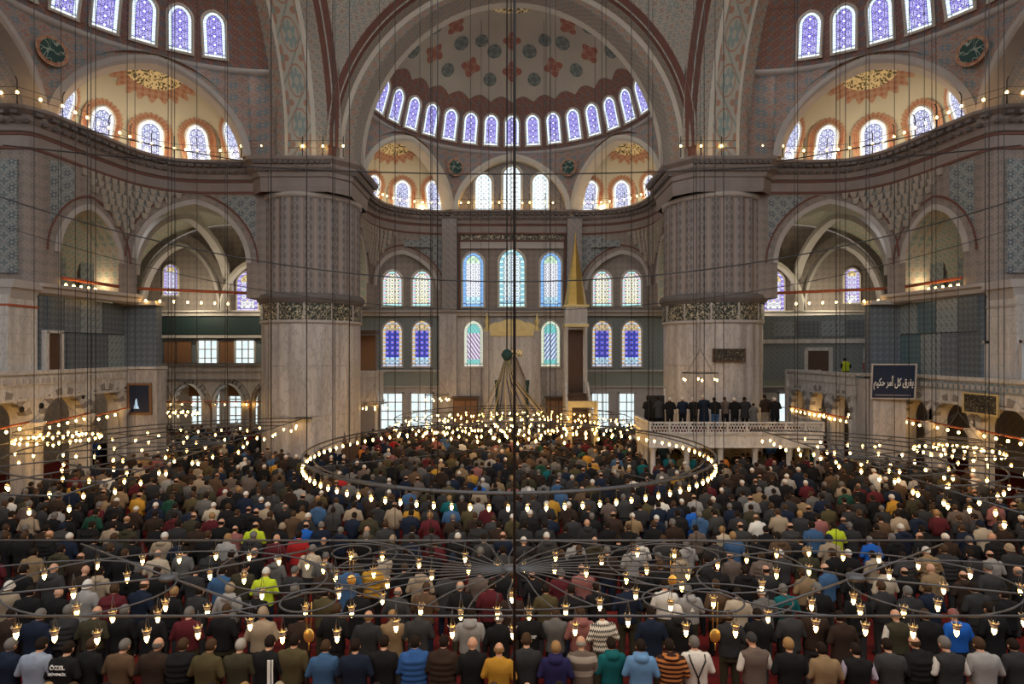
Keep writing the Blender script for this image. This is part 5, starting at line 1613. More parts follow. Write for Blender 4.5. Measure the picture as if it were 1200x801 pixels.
# ------------------------------------------------------------------ people
def blob(parts, voxel, tris, smooth=4, name='blob'):
    """one continuous skin grown over capsules, ellipsoids and lofts"""
    m = MB()
    for p in parts:
        if p[0] == 'cap':
            A, B, r0, r1 = Vector(p[1]), Vector(p[2]), p[3], p[4]
            d = (B - A).normalized()
            k = 5
            pts = [A - d * r0 * math.sin(PI / 2 * (1 - j / k)) for j in range(k)] + [A.lerp(B, j / 4) for j in range(5)] + [B + d * r1 * math.sin(PI / 2 * (j + 1) / k) for j in range(k)]
            rs = [max(.002, r0 * math.cos(PI / 2 * (1 - j / k))) for j in range(k)] + [r0 + (r1 - r0) * j / 4 for j in range(5)] + [max(.002, r1 * math.cos(PI / 2 * (j + 1) / k)) for j in range(k)]
            m.tube(pts, rs, 12)
        elif p[0] == 'ell': m.sphere(p[1], p[2], 16, 12)
        elif p[0] == 'loft':
            rows = []
            for (cx, cy, z, rx, ry) in p[1]:
                rows.append([(cx + rx * math.copysign(abs(math.cos(2 * PI * k / 20)) ** .8, math.cos(2 * PI * k / 20)), cy + ry * math.copysign(abs(math.sin(2 * PI * k / 20)) ** .8, math.sin(2 * PI * k / 20)), z) for k in range(20)])
            ids = m.grid(rows, None, 0, True, close=True)
            m.face(ids[0]); m.face(ids[-1])
    me = m.mesh(name, 'cloth')
    ob = bpy.data.objects.new('tmp', me); col.objects.link(ob)
    r = ob.modifiers.new('r', 'REMESH'); r.mode = 'VOXEL'; r.voxel_size = voxel
    s = ob.modifiers.new('s', 'SMOOTH'); s.factor = .5; s.iterations = smooth
    dg = bpy.context.evaluated_depsgraph_get()
    me2 = bpy.data.meshes.new_from_object(ob.evaluated_get(dg))
    n = sum(len(q.vertices) - 2 for q in me2.polygons)
    ob.modifiers.clear(); ob.data = me2
    if n > tris:
        d = ob.modifiers.new('d', 'DECIMATE'); d.ratio = tris / n
    dg.update()
    me3 = bpy.data.meshes.new_from_object(ob.evaluated_get(bpy.context.evaluated_depsgraph_get()))
    bpy.data.objects.remove(ob)
    me3.name = name
    me3.polygons.foreach_set('use_smooth', np.ones(len(me3.polygons), dtype=bool))
    return me3
def setmat(me, m):
    me.materials.clear(); me.materials.append(MT[m] if isinstance(m, str) else m); return me

def head_parts(hx, hy):
    """head bowed forward; faces +y"""
    c = Vector((hx, .055 + hy, 1.575))
    return [('ell', c + Vector((0, 0, .015)), (.078, .096, .108)), ('ell', c + Vector((0, .035, -.055)), (.058, .062, .062)),
            ('cap', c + Vector((0, .095, -.005)), c + Vector((0, .112, -.035)), .010, .014),        # nose
            ('cap', c + Vector((-.022, .09, -.068)), c + Vector((.022, .09, -.068)), .008, .008),      # lips
            ('ell', c + Vector((-.032, .086, .018)), (.014, .010, .009)), ('ell', c + Vector((.032, .086, .018)), (.014, .010, .009)),
            ('ell', c + Vector((-.081, -.005, -.012)), (.012, .022, .032)), ('ell', c + Vector((.081, -.005, -.012)), (.012, .022, .032)),
            ('cap', (0, -.005, 1.38), c + Vector((0, -.02, -.07)), .062, .052)]
def hand_parts():
    P = []
    for s in (-1, 1):
        P.append(('cap', (s * .10, .215, 1.06), (s * .03, .235, 1.045), .030, .032))
        for k in range(4):
            P.append(('cap', (s * .03, .245, 1.07 - k * .022), (-s * .055, .25 + .012 * s, 1.07 - k * .022 - .008), .0105, .009))
        P.append(('cap', (s * .055, .235, 1.085), (s * .01, .265, 1.10), .012, .010))
    return P
def body_mesh(hx, hy):
    P = head_parts(hx, hy) + hand_parts()
    P += [('loft', [(0, 0, .86, .14, .09), (0, 0, 1.0, .13, .085), (0, 0, 1.25, .16, .09), (0, -.005, 1.38, .15, .07), (0, -.01, 1.43, .07, .06)])]
    for s in (-1, 1):
        P += [('cap', (s * .15, 0, 1.36), (s * .24, -.03, 1.12), .045, .036), ('cap', (s * .24, -.03, 1.12), (s * .10, .20, 1.06), .036, .028),
              ('cap', (s * .09, 0, .90), (s * .10, .01, .5), .07, .05), ('cap', (s * .10, .01, .5), (s * .11, -.02, .09), .05, .036), ('cap', (s * .11, -.04, .045), (s * .12, .12, .04), .04, .034)]
    return setmat(blob(P, .014, 2600, 2, 'person'), 'skin')
def top_mesh(kind):
    puff = 1.10 if kind == 'puffer' else 1.0
    z0 = {'coat': .55, 'jacket': .80, 'puffer': .84, 'hoodie': .86, 'shirt': .88, 'vest': .84, 'robe': .10}[kind]
    rows = []
    prof = [(.10, .23, .17), (.55, .225, .165), (.80, .205, .148), (.88, .20, .142), (1.0, .19, .130), (1.12, .195, .132), (1.25, .21, .138), (1.34, .212, .130), (1.40, .185, .105), (1.445, .12, .085), (1.475, .085, .078)]
    zs = [z0] + [p[0] for p in prof if p[0] > z0 + .02]
    for z in zs:
        for a, b in zip(prof[:-1], prof[1:]):
            if a[0] <= z <= b[0] + 1e-6:
                k = (z - a[0]) / (b[0] - a[0]); rx, ry = a[1] + (b[1] - a[1]) * k, a[2] + (b[2] - a[2]) * k
        rows.append((0, -.012 if z > 1.2 else 0, z, rx * puff, ry * puff))
    P = [('loft', rows)]
    if kind == 'puffer':
        for k in range(5):
            z = .90 + k * .105; P.append(('loft', [(0, -.01, z - .045, .19 * puff, .135 * puff), (0, -.01, z, .215 * puff, .155 * puff), (0, -.01, z + .045, .19 * puff, .135 * puff)]))
    if kind != 'vest':
        ra = .072 * puff
        for s in (-1, 1):
            P += [('cap', (s * .175, -.01, 1.375), (s * .262, -.035, 1.12), ra, ra * .86), ('cap', (s * .262, -.035, 1.12), (s * .115, .19, 1.06), ra * .84, ra * .66)]
    else:
        for s in (-1, 1): P.append(('ell', (s * .185, -.01, 1.36), (.06, .075, .075)))
    if kind == 'hoodie':
        P += [('ell', (0, -.085, 1.43), (.125, .075, .085)), ('cap', (-.09, .02, 1.47), (.09, .02, 1.47), .04, .04)]
    elif kind in ('jacket', 'coat', 'puffer'):
        P += [('loft', [(0, .0, 1.44, .085, .08), (0, .005, 1.50, .075, .075)])]
    return setmat(blob(P, .017, 1500, 3 if kind != 'puffer' else 1, kind), 'cloth')
def sleeves_mesh():
    P = []
    for s in (-1, 1):
        P += [('cap', (s * .19, -.01, 1.36), (s * .262, -.035, 1.12), .062, .056), ('cap', (s * .262, -.035, 1.12), (s * .115, .19, 1.06), .055, .045)]
    P.append(('cap', (-.17, 0, 1.36), (.17, 0, 1.36), .05, .05))
    return setmat(blob(P, .017, 900, 2, 'shirt_sleeves'), 'cloth')
def trousers_mesh():
    P = [('loft', [(0, 0, .70, .175, .125), (0, 0, .82, .185, .132), (0, 0, .95, .18, .125)])]
    for s in (-1, 1):
        P += [('cap', (s * .09, 0, .84), (s * .10, .01, .48), .105, .082), ('cap', (s * .10, .01, .48), (s * .115, -.01, .10), .08, .062), ('cap', (s * .115, -.04, .045), (s * .12, .13, .04), .045, .04)]
    return setmat(blob(P, .02, 900, 2, 'trousers'), 'cloth')
def hair_mesh(kind, hx, hy):
    c = Vector((hx, .055 + hy, 1.59))
    m = MB(); n, k = 20, 12
    def lim(a):                 # how far down the hair reaches, by direction (a = 0 is the face)
        f = (math.cos(a) + 1) / 2
        return {'short': .62 + .30 * (1 - f) ** .8 - .12 * f, 'balding': .93, 'long': .70 + .34 * (1 - f), 'cap': .52 + .05 * (1 - f), 'knit': .56 + .18 * (1 - f), 'scarf': .62 + .38 * (1 - f)}[kind]
    lo = {'balding': .52}.get(kind, 0)
    g = {'cap': 1.07, 'knit': 1.13, 'scarf': 1.16}.get(kind, 1.075)
    R = (.080 * g, .098 * g, .111 * g)
    P = []
    for i in range(n + 1):
        a = 2 * PI * i / n
        th1 = PI * lim(a)
        if kind == 'balding':
            f = (math.cos(a) + 1) / 2; th0 = PI * (.36 + .22 * f); th1 = PI * (.64 if f < .8 else .60)
        else: th0 = 0.001
        row = [(c.x, c.y, c.z)] if False else []
        for j in range(k + 1):
            th = th0 + (th1 - th0) * j / k
            w = 1 + .018 * math.sin(9 * a + 5 * th) * (1 if kind in ('short', 'long', 'balding') else .3)
            row.append((c.x + R[0] * w * math.sin(th) * math.sin(a), c.y + R[1] * w * math.sin(th) * math.cos(a), c.z + R[2] * w * math.cos(th) + .003))
        # turn under so the cap has thickness
        th = th1; row.append((c.x + R[0] * .9 * math.sin(th) * math.sin(a), c.y + R[1] * .9 * math.sin(th) * math.cos(a), c.z + R[2] * .9 * math.cos(th)))
        P.append(row)
    m.grid(P)
    if kind == 'knit': m.tube([(c.x + R[0] * 1.0 * math.sin(2 * PI * i / 16), c.y + R[1] * math.cos(2 * PI * i / 16), c.z - .02 - .03 * (1 - math.cos(2 * PI * i / 16)) / 2) for i in range(16)], .014, 5, closed=True)
    return m.mesh('hair', 'cloth')

HEADS = [(0, .02), (.012, .035), (-.012, .03), (0, .05)]
BODY = [body_mesh(*h) for h in HEADS]
TOP = {k: top_mesh(k) for k in ('coat', 'jacket', 'puffer', 'hoodie', 'shirt', 'vest', 'robe')}
SLEEVES = sleeves_mesh(); TROUSERS = trousers_mesh()
_hair = {}
def hair_me(kind, h):
    if (kind, h) not in _hair: _hair[(kind, h)] = hair_mesh(kind, *HEADS[h])
    return _hair[(kind, h)]

CLR = {'black': (.012, .012, .013), 'charcoal': (.03, .03, .032), 'navy': (.012, .018, .035), 'dark brown': (.035, .022, .016), 'dark grey': (.042, .041, .042), 'olive': (.075, .06, .028),
       'dark olive': (.045, .04, .024), 'brown': (.10, .06, .035), 'tan': (.23, .155, .085), 'beige': (.30, .235, .165), 'cream': (.42, .35, .26), 'light grey': (.28, .27, .26), 'grey': (.115, .11, .105),
       'white': (.60, .57, .52), 'denim blue': (.045, .10, .20), 'blue': (.03, .09, .26), 'royal blue': (.015, .10, .42), 'light blue': (.12, .25, .45), 'teal': (.008, .10, .11), 'mustard': (.42, .22, .03),
       'orange': (.50, .16, .03), 'red': (.32, .02, .02), 'maroon': (.09, .015, .02), 'bright yellow': (.45, .55, .03), 'dark green': (.015, .06, .04), 'indigo': (.022, .02, .075), 'grey brown': (.12, .09, .075),
       'pale grey blue': (.25, .29, .36), 'lavender': (.40, .36, .46), 'dusty pink': (.25, .10, .09)}
HCL = {'dark': (.018, .012, .009), 'brown': (.06, .035, .02), 'grey': (.15, .14, .13), 'white': (.34, .32, .29), 'fair': (.30, .18, .08)}
def person(x, y, top, garment, hair, hstyle, label, group=None, trousers=None, rz=0.0, z=0.0, sc=1.0, h=None, mat=None, sleeves=None, extra=None):
    h = random.randrange(4) if h is None else h
    b = link('person', BODY[h], None, (x, y, z)); b.rotation_euler = (0, 0, rz); b.scale = (sc * 1.13, sc * 1.08, sc)
    tag(b, label, 'person', group)
    t = link({'vest': 'vest', 'robe': 'robe', 'shirt': 'shirt', 'hoodie': 'hoodie', 'coat': 'coat'}.get(garment, 'jacket'), TOP[garment], b)
    t.color = (*(CLR[top]), 1)
    if mat:
        t.material_slots[0].link = 'OBJECT'; t.material_slots[0].material = MT[mat]
    if garment == 'vest':
        s = link('sleeves', SLEEVES, b); s.color = (*CLR[sleeves or 'white'], 1)
    if garment != 'robe':
        tr = link('trousers', TROUSERS, b); tr.color = (*CLR[trousers or random.choice(['black', 'charcoal', 'navy', 'dark grey', 'dark brown', 'dark olive'])], 1)
    if hstyle != 'bald':
        o = link({'cap': 'skullcap', 'knit': 'knit_cap', 'scarf': 'hood'}.get(hstyle, 'hair'), hair_me(hstyle, h), b)
        o.color = (*(CLR[hair] if hair in CLR and (hstyle in ('cap', 'knit', 'scarf') or hair not in HCL) else HCL[hair]), 1)
    if extra: extra(b, t)
    return b

def px(u, D): return (u - 600) * D / F_PX
R0 = 10.95
GAR = {'jacket': 'jacket', 'puffer': 'quilted jacket', 'hoodie': 'hooded top', 'coat': 'long coat', 'shirt': 'shirt', 'vest': 'vest', 'robe': 'long robe'}
def hair_words(hair, st):
    return {'bald': 'bald head', 'cap': hair + ' skullcap', 'knit': hair + ' knitted cap', 'balding': 'balding ' + hair + ' hair', 'long': 'longer ' + hair + ' hair', 'scarf': hair + ' hood up'}.get(st, 'short ' + hair + ' hair')

def security(b, t):
    for txt, z, s in (('\u00d6ZEL', 1.31, .105), ('G\u00dcVENL\u0130K', 1.20, .085)):
        o = arabic(txt, b, (0, -.155, z), s, 'white', .30, .04)
def print_back(b, t):
    for z, w in ((1.20, .24), (1.165, .20)):
        m = MB()
        for k in range(9): m.box((-w / 2 + w * k / 8, -.152, z), (w / 12, .012, .022))
        m.build('back_print', 'white', b)
def side_band(b, t):
    m = MB(); m.box((.10, -.150, 1.15), (.05, .012, .46)); m.box((.155, -.140, 1.15), (.025, .012, .46)); m.build('white_stripe', 'white', b)
def braces(b, t):
    m = MB(); m.tube([(-.13, -.075, 1.44), (-.12, -.15, 1.36), (-.03, -.155, 1.12), (0, -.152, 1.04), (.0, -.152, .92)], .013, 5); m.tube([(.13, -.075, 1.44), (.12, -.15, 1.36), (.03, -.155, 1.12), (0, -.152, 1.04), (.02, -.152, .92)], .013, 5); m.build('braces', 'black', b)
def logo(b, t):
    m = MB(); m.quad([(-.05, -.158, 1.18), (.05, -.158, 1.18), (0, -.158, 1.28)]); m.build('white_logo', 'white', b)

FRONT = [
 (8, 'navy', 'jacket', 'grey', 'short', None, None), (43, 'pale grey blue', 'shirt', 'dark', 'short', None, None), (75, 'black', 'shirt', 'dark', 'short', None, security),
 (104, 'black', 'jacket', 'brown', 'short', None, None), (141, 'brown', 'shirt', 'grey', 'short', None, None), (181, 'dark brown', 'jacket', 'grey', 'balding', None, None),
 (212, 'black', 'puffer', 'brown', 'short', None, None), (243, 'olive', 'jacket', 'brown', 'short', None, None), (279, 'dark olive', 'shirt', 'white', 'short', None, None),
 (313, 'black', 'shirt', 'dark', 'short', None, side_band), (343, 'olive', 'shirt', 'dark', 'short', None, None), (380, 'denim blue', 'jacket', 'brown', 'short', None, None),
 (416, 'navy', 'shirt', 'dark', 'short', None, None), (449, 'black', 'shirt', 'dark', 'short', None, None), (486, 'blue', 'puffer', 'dark', 'short', None, None),
 (519, 'dark brown', 'puffer', 'dark', 'short', None, None), (554, 'black', 'jacket', 'dark', 'bald', None, None), (585, 'mustard', 'shirt', 'fair', 'balding', None, None),
 (617, 'charcoal', 'shirt', 'brown', 'short', None, None), (651, 'indigo', 'hoodie', 'fair', 'short', None, None), (682, 'grey brown', 'shirt', 'white', 'balding', 'stripe_grey', None),
 (717, 'teal', 'hoodie', 'dark', 'short', None, None), (751, 'light blue', 'hoodie', 'dark', 'short', None, None), (786, 'orange', 'hoodie', 'dark', 'short', 'stripe_orange', None),
 (815, 'white', 'shirt', 'grey', 'short', None, braces), (884, 'grey brown', 'vest', 'dark grey', 'cap', None, None), (926, 'black', 'shirt', 'fair', 'short', None, None),
 (966, 'tan', 'jacket', 'dark', 'short', None, None), (1005, 'black', 'vest', 'dark', 'short', None, None), (1043, 'dark grey', 'shirt', 'dark', 'short', None, None),
 (1077, 'black', 'puffer', 'brown', 'balding', None, None), (1112, 'charcoal', 'vest', 'grey', 'short', None, None), (1152, 'light grey', 'shirt', 'brown', 'long', None, None), (1192, 'charcoal', 'jacket', 'dark', 'short', None, None)]
EX = {security: 'with white lettering on back', side_band: 'with white stripe down back', braces: 'with dark crossed braces', print_back: 'with white print on back', logo: 'with small white logo'}
used_labels = {}
def emit(u, D, spec, rowword):
    top, gar, hair, st, mat, ex = spec
    nm = {'stripe_orange': 'brown and orange striped', 'stripe_grey': 'grey and brown striped', 'fair_isle': 'black and white patterned'}.get(mat, top)
    lb = 'person in %s %s%s, %s, %s' % (nm, GAR[gar], ' ' + EX[ex] if ex else '', hair_words(hair, st), rowword)
    if gar == 'vest': lb = 'person in %s vest over %s sleeves, %s, %s' % (nm, 'lavender' if top == 'black' else 'white', hair_words(hair, st), rowword)
    k = used_labels.setdefault(lb, []); 
    p = person(px(u, D), D, top, gar, hair, st, lb, None, None, random.uniform(-.13, .13), 0, random.uniform(.96, 1.03), None, mat, 'lavender' if top == 'black' else 'white', ex)
    k.append(p); return p
for u, *spec in FRONT: emit(u, R0 + random.uniform(-.12, .12), spec, 'second-last row')
# heads of the last row, just inside the frame
for u, top, hair, st in ((52, 'black', 'fair', 'short'), (82, 'charcoal', 'brown', 'short'), (118, 'navy', 'dark', 'short'), (244, 'black', 'dark', 'short'), (283, 'dark brown', 'fair', 'long'), (324, 'beige', 'beige', 'knit'),
                         (440, 'charcoal', 'dark', 'short'), (578, 'dark grey', 'brown', 'short'), (619, 'olive', 'brown', 'balding'), (655, 'black', 'dark', 'long'), (976, 'tan', 'brown', 'short'), (1144, 'navy', 'brown', 'long')):
    p = emit(u, 9.62, (top, 'jacket', hair, st, None, None), 'rearmost row'); p.scale = (1.02, .98, .94)
SECOND = [(42, 'navy', 'jacket', 'grey', 'short', None, None), (143, 'black', 'jacket', 'grey', 'short', None, None), (178, 'black', 'coat', 'dark', 'short', None, None), (262, 'black', 'jacket', 'brown', 'short', None, None), (307, 'beige', 'shirt', 'beige', 'knit', None, None),
 (352, 'dark brown', 'jacket', 'dark', 'short', None, None), (392, 'black', 'jacket', 'brown', 'short', None, None), (431, 'charcoal', 'jacket', 'fair', 'balding', None, None), (460, 'tan', 'coat', 'fair', 'short', None, None), (490, 'dark grey', 'coat', 'dark', 'short', None, None),
 (551, 'light grey', 'hoodie', 'dark', 'long', None, None), (585, 'black', 'jacket', 'white', 'short', None, None), (620, 'black', 'shirt', 'dark', 'short', None, print_back), (651, 'grey', 'jacket', 'brown', 'short', None, None), (681, 'dusty pink', 'hoodie', 'brown', 'short', None, None),
 (706, 'white', 'shirt', 'dark', 'short', 'fair_isle', None), (763, 'navy', 'coat', 'dark', 'short', None, None), (795, 'black', 'hoodie', 'white', 'knit', None, None), (855, 'charcoal', 'jacket', 'brown', 'short', None, None), (889, 'black', 'jacket', 'dark', 'short', None, None),
 (926, 'dark grey', 'jacket', 'dark', 'short', None, None), (954, 'dark brown', 'jacket', 'brown', 'short', None, None), (987, 'dark brown', 'coat', 'dark', 'short', None, None), (1052, 'dark olive', 'vest', 'dark', 'bald', None, None), (1087, 'black', 'jacket', 'brown', 'short', None, None),
 (1121, 'royal blue', 'shirt', 'dusty pink', 'cap', None, None), (1163, 'black', 'coat', 'dark', 'short', None, None), (10, 'dark brown', 'jacket', 'dark', 'short', None, None)]
for u, *spec in SECOND: emit(u, 12.25 + random.uniform(-.15, .15), spec, 'third-last row')
THIRD = [(8, 'beige', 'jacket', 'white', 'knit', None, None), (33, 'black', 'jacket', 'dark', 'short', None, None), (66, 'black', 'jacket', 'fair', 'bald', None, None), (100, 'light grey', 'jacket', 'white', 'knit', None, None), (165, 'navy', 'jacket', 'brown', 'balding', None, None),
 (268, 'light grey', 'hoodie', 'beige', 'scarf', None, None), (300, 'black', 'jacket', 'grey', 'short', None, None), (344, 'black', 'jacket', 'grey', 'short', None, None), (498, 'brown', 'jacket', 'brown', 'short', None, None), (465, 'dark grey', 'jacket', 'grey', 'balding', None, None),
 (640, 'olive', 'jacket', 'dark', 'short', None, None), (780, 'white', 'shirt', 'dark', 'short', None, None), (808, 'light grey', 'hoodie', 'grey', 'scarf', None, logo), (865, 'cream', 'shirt', 'dark', 'short', None, None), (841, 'brown', 'jacket', 'brown', 'short', None, None), (920, 'teal', 'shirt', 'grey', 'short', None, None),
 (1090, 'navy', 'jacket', 'brown', 'short', None, None), (1066, 'charcoal', 'jacket', 'grey', 'short', None, None), (1145, 'charcoal', 'jacket', 'dark', 'short', None, None), (1180, 'black', 'jacket', 'dark', 'short', None, None), (200, 'black', 'jacket', 'fair', 'short', None, None), (232, 'charcoal', 'jacket', 'dark', 'short', None, None),
 (380, 'olive', 'jacket', 'dark', 'short', None, None), (420, 'black', 'coat', 'dark', 'short', None, None), (540, 'black', 'jacket', 'white', 'balding', None, None), (575, 'maroon', 'jacket', 'dark', 'short', None, None), (700, 'black', 'jacket', 'dark', 'short', None, None), (735, 'navy', 'jacket', 'dark', 'short', None, None), (960, 'black', 'coat', 'grey', 'short', None, None), (1005, 'black', 'jacket', 'dark', 'short', None, None), (1035, 'charcoal', 'jacket', 'brown', 'short', None, None), (600, 'dark brown', 'jacket', 'brown', 'short', None, None), (670, 'black', 'puffer', 'dark', 'short', None, None), (895, 'grey', 'jacket', 'white', 'cap', None, None)]
for u, *spec in THIRD: emit(u, 13.5 + random.uniform(-.2, .2), spec, 'fourth-last row')

PAL = (['black'] * 26 + ['charcoal'] * 14 + ['navy'] * 10 + ['dark brown'] * 9 + ['dark grey'] * 9 + ['dark olive'] * 5 + ['olive'] * 3 + ['brown'] * 4 + ['grey'] * 4 + ['grey brown'] * 3 + ['maroon'] * 2 +
       ['beige'] * 3 + ['tan'] * 2 + ['light grey'] * 3 + ['cream'] * 1 + ['white'] * 1 + ['denim blue', 'denim blue', 'dark green', 'maroon', 'mustard', 'dusty pink'])
HP = ['dark'] * 14 + ['brown'] * 6 + ['grey'] * 3 + ['fair'] * 1
SP = ['short'] * 14 + ['balding'] * 4 + ['bald'] * 1 + ['long'] * 1
SPECIAL = {(14.75, 302): 'bright yellow', (18.3, 302): 'bright yellow', (18.3, 972): 'bright yellow', (17.1, 1020): 'royal blue', (18.3, 365): 'royal blue', (17.1, 345): 'red', (15.9, 200): 'red'}
def blocked(x, y):
    for s in (-1, 1):
        if math.hypot(x - s * PX, y - PY) < 3.7: return True
    if abs(x) > 21.0 and y < 33.5: return True
    if x < -19.7 and 32.4 < y < 34.6: return True
    if x > 18.2 and y > 30.4: return True
    if abs(x) > 27: return True
    if y > 43.2 and (x < -16 or x > 12): return True
    if -11.8 < x < -9 and y > 40.6: return True
    if y > 44.6: return True
    if 7.0 < x < 16.1 and 29.7 < y < 33.6 and (int(y * 3) % 2 == 0): return True
    if 3.2 < x < 5.9 and y > 36.9: return True
    if -9.8 < x < -8.2 and 31.6 < y < 32.8: return True
    return False
def fill(lst, D, word):
    """close the wider gaps of a row with dark-clad worshippers"""
    us = sorted([u for u, *_ in lst] + [-22, 1222]); out = 0
    for a, b in zip(us[:-1], us[1:]):
        gap = (b - a) * D / F_PX; k = int(gap / .60) - 1
        for j in range(k):
            emit(a + (b - a) * (j + 1) / (k + 1), D + random.uniform(-.15, .15), (random.choice(['black', 'charcoal', 'navy', 'dark brown', 'dark grey', 'dark olive', 'brown', 'maroon']), random.choice(['jacket', 'coat', 'shirt', 'puffer', 'hoodie']), random.choice(HP), random.choice(['short', 'short', 'balding']), None, None), word); out += 1
    return out
HP = ['dark'] * 14 + ['brown'] * 6 + ['grey'] * 3 + ['fair'] * 1
N_FILL = fill(FRONT, R0, 'second-last row') + fill(SECOND, 12.25, 'third-last row') + fill(THIRD, 13.5, 'fourth-last row')
ORD = ['fifth', 'sixth', 'seventh', 'eighth', 'ninth', 'tenth', 'eleventh', 'twelfth', 'thirteenth']
rows = []
D = 14.75
while D < 44.5: rows.append(D); D += 1.21
near_spots, far_spots = [], []
NMAX = 300 - len(FRONT) - len(SECOND) - len(THIRD) - 12 - N_FILL
for D in rows:
    half = min(D * 860 / F_PX, 26.0)
    x = -half + random.random() * .6
    while x < half:
        xx, yy = x + random.uniform(-.09, .09), D + random.uniform(-.22, .22)
        if not blocked(xx, yy) and random.random() > .035: (near_spots if len(near_spots) < NMAX and abs(xx) * F_PX / yy < 625 else far_spots).append((xx, yy, D))
        x += random.uniform(.61, .75)
for D in (10.95, 12.25, 13.5):                # the same rows run on past both edges of the view
    for s in (-1, 1):
        x = D * 640 / F_PX
        while x < min(D * 900 / F_PX, 20.5):
            far_spots.append((s * x, D + random.uniform(-.15, .15), D)); x += random.uniform(.61, .75)
for xx, yy, D in near_spots:
    u = 600 + xx * F_PX / yy
    top = random.choice(PAL); hair = random.choice(HP); st = random.choice(SP)
    gar = random.choice(['jacket'] * 6 + ['shirt'] * 3 + ['puffer'] * 2 + ['coat'] * 2 + ['hoodie'] * 2)
    if random.random() < .10: st, hair = 'cap', random.choice(['white', 'white', 'black', 'grey'])
    elif random.random() < .06: st, hair = 'knit', random.choice(['black', 'grey', 'beige', 'navy'])
    sp = [c for (d_, uu), c in SPECIAL.items() if abs(d_ - D) < .7 and abs(uu - u) < 11]
    if sp: top, gar = sp[0], 'jacket'
    lb = 'person in %s %s, %s, %s row from the back' % (top, GAR[gar], hair_words(hair, st), ORD[min(len(ORD) - 1, int(round((D - 14.75) / 1.21)))])
    p = person(xx, yy, top, gar, hair, st, lb, None, None, random.gauss(0, .12), 0, random.uniform(.93, 1.05))
    used_labels.setdefault(lb, []).append(p)
for lb, ps in used_labels.items():
    if len(ps) > 1:
        for p in ps: p['group'] = lb.replace('person', 'people', 1)

# the rest of the congregation: far too many and too small to pick apart
def lod(me, tris):
    ob = bpy.data.objects.new('tmp', me); col.objects.link(ob)
    n = sum(len(q.vertices) - 2 for q in me.polygons)
    d = ob.modifiers.new('d', 'DECIMATE'); d.ratio = min(1, tris / n)
    t = ob.modifiers.new('t', 'TRIANGULATE')
    m2 = bpy.data.meshes.new_from_object(ob.evaluated_get(bpy.context.evaluated_depsgraph_get()))
    bpy.data.objects.remove(ob)
    v = np.zeros(len(m2.vertices) * 3); m2.vertices.foreach_get('co', v)
    f = np.array([list(p.vertices) for p in m2.polygons if len(p.vertices) == 3])
    return v.reshape(-1, 3), f
LB = [lod(BODY[h], 520) for h in range(4)]; LT = {k: lod(TOP[k], 240) for k in ('jacket', 'shirt', 'hoodie', 'coat', 'puffer')}
LTR = lod(TROUSERS, 110); LH = {(k, h): lod(hair_me(k, h), 130) for k in ('short', 'balding', 'cap') for h in range(4)}
VV, FF, CC = [], [], []; off = 0
rs = np.random.RandomState(4)
for xx, yy, D in far_spots:
    h = random.randrange(4); g = random.choice(['jacket', 'jacket', 'shirt', 'hoodie', 'coat', 'puffer']); st = random.choice(['short'] * 6 + ['balding', 'cap'])
    sc = random.uniform(.92, 1.05); a = random.gauss(0, .13); ca, sa = math.cos(a), math.sin(a)
    sk = np.array((.46, .26, .17)) * random.uniform(.8, 1.1)
    top = CLR[random.choice(PAL)] if random.random() > .025 else CLR[random.choice(['red', 'orange', 'mustard', 'royal blue', 'teal', 'white', 'white'])]
    hc = CLR['white'] if st == 'cap' else HCL[random.choice(HP)]
    for (v, f), c in ((LB[h], sk), (LT[g], top), (LTR, CLR[random.choice(['black', 'charcoal', 'navy', 'dark grey'])]), (LH[(st, h)], hc)):
        w = v * np.array((sc * 1.12, sc * 1.08, sc))
        VV.append(np.stack([w[:, 0] * ca - w[:, 1] * sa + xx, w[:, 0] * sa + w[:, 1] * ca + yy, w[:, 2]], 1))
        FF.append(f + off); off += len(v)
        CC.append(np.tile(np.array([*c, 1.0]), (len(v), 1)))
VV = np.concatenate(VV); FF = np.concatenate(FF); CC = np.concatenate(CC)
me = bpy.data.meshes.new('crowd')
me.vertices.add(len(VV)); me.vertices.foreach_set('co', VV.ravel())
me.loops.add(len(FF) * 3); me.loops.foreach_set('vertex_index', FF.ravel().astype(np.int32))
me.polygons.add(len(FF)); me.polygons.foreach_set('loop_start', np.arange(0, len(FF) * 3, 3, dtype=np.int32))
me.update(calc_edges=True); me.validate()
ca_ = me.color_attributes.new('Col', 'FLOAT_COLOR', 'POINT'); ca_.data.foreach_set('color', CC.ravel().astype(np.float32))
me.polygons.foreach_set('use_smooth', np.ones(len(me.polygons), dtype=bool))
me.materials.append(MT['crowd'])
cr = stuff(tag(link('crowd', me), 'distant congregation standing in close rows up to the prayer niche', 'crowd'))

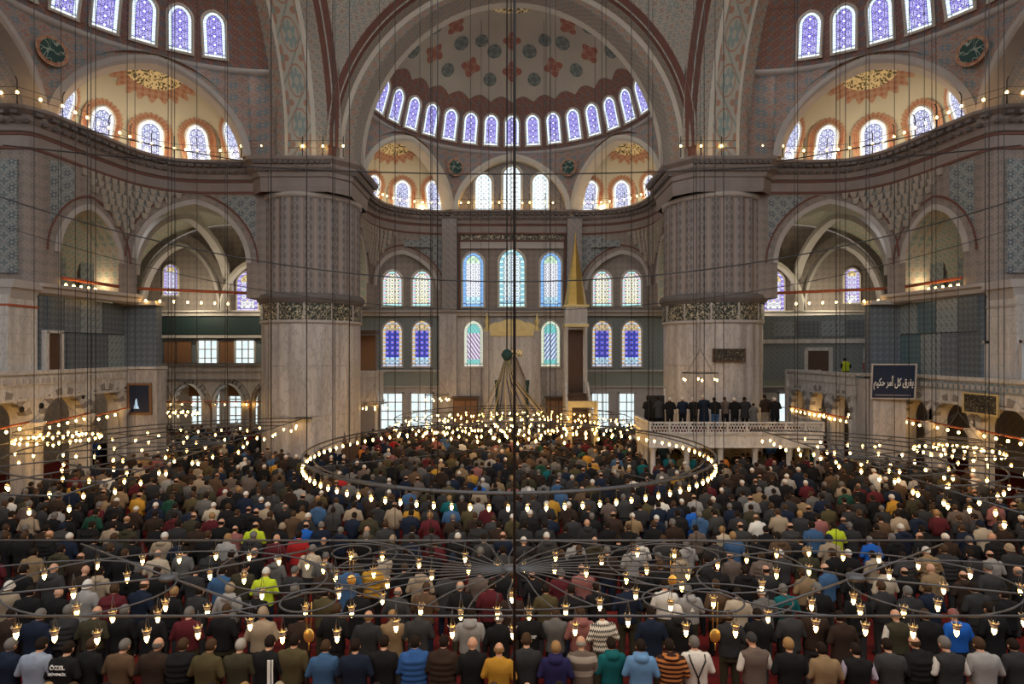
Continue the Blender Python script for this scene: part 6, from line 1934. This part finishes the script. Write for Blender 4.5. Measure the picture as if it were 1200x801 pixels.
# callers on the platform
PLAT = [(785, 'black', 'jacket', 'white', 'cap'), (800, 'navy', 'jacket', 'white', 'cap'), (813, 'black', 'shirt', 'white', 'cap'), (825, 'navy', 'robe', 'white', 'cap'), (838, 'black', 'jacket', 'dark', 'short'),
        (850, 'grey brown', 'jacket', 'brown', 'short'), (861, 'black', 'jacket', 'white', 'cap'), (873, 'charcoal', 'coat', 'dark', 'short'), (883, 'grey', 'robe', 'dark', 'short'), (897, 'dark brown', 'jacket', 'dark', 'short'), (908, 'black', 'coat', 'white', 'cap'),
        (760, 'black', 'coat', 'dark', 'short'), (772, 'dark grey', 'coat', 'dark', 'short')]
PW = ['third from the black screen', 'fourth from the black screen', 'fifth from the black screen', 'beside the tallest neighbour in jeans', 'with jeans', 'with bare head below the hanging lamps', 'in the middle of the line', 'wearing a backpack', 'small and child-like', 'in pale trousers', 'at the end of the line by the pillar edge', 'in front of the black screen', 'at the edge of the black screen']
for i, (u, top, g, hair, st) in enumerate(PLAT):
    y = 31.6 + (.25 if i % 2 else 0) + (.1 if u > 890 else 0)
    if u < 775: y = 31.9
    sc = .80 if i == 8 else (1.06 if i in (9, 3) else .99)
    b = person(px(u, y), y, top, g, hair, st, 'platform caller in %s %s, %s, %s' % (top, GAR[g], hair_words(hair, st), ['nearest the black screen', 'second from black screen', 'third from black screen', 'tallest of the caps', 'blue jeans', 'beside the blue jeans', 'mid line', 'beside the shortest one', 'shortest of all', 'pale trousers', 'line end', 'against black screen', 'at black screen edge'][i]), 'callers on the raised platform',
               'denim blue' if i == 4 else ('beige' if i == 9 else 'black'), random.uniform(-.1, .1), 2.945, sc)
# two onlookers on the right gallery
person(21.6, 37.8, 'bright yellow', 'vest', 'dark', 'short', 'person in yellow safety vest standing at the marble gallery parapet', None, 'black', 0, 5.0, 1.0, None, None, 'black')
person(22.7, 37.3, 'dusty pink', 'shirt', 'dark', 'short', 'person in pink checked shirt standing at the marble gallery parapet', None, 'black', .1, 5.0, 1.0)
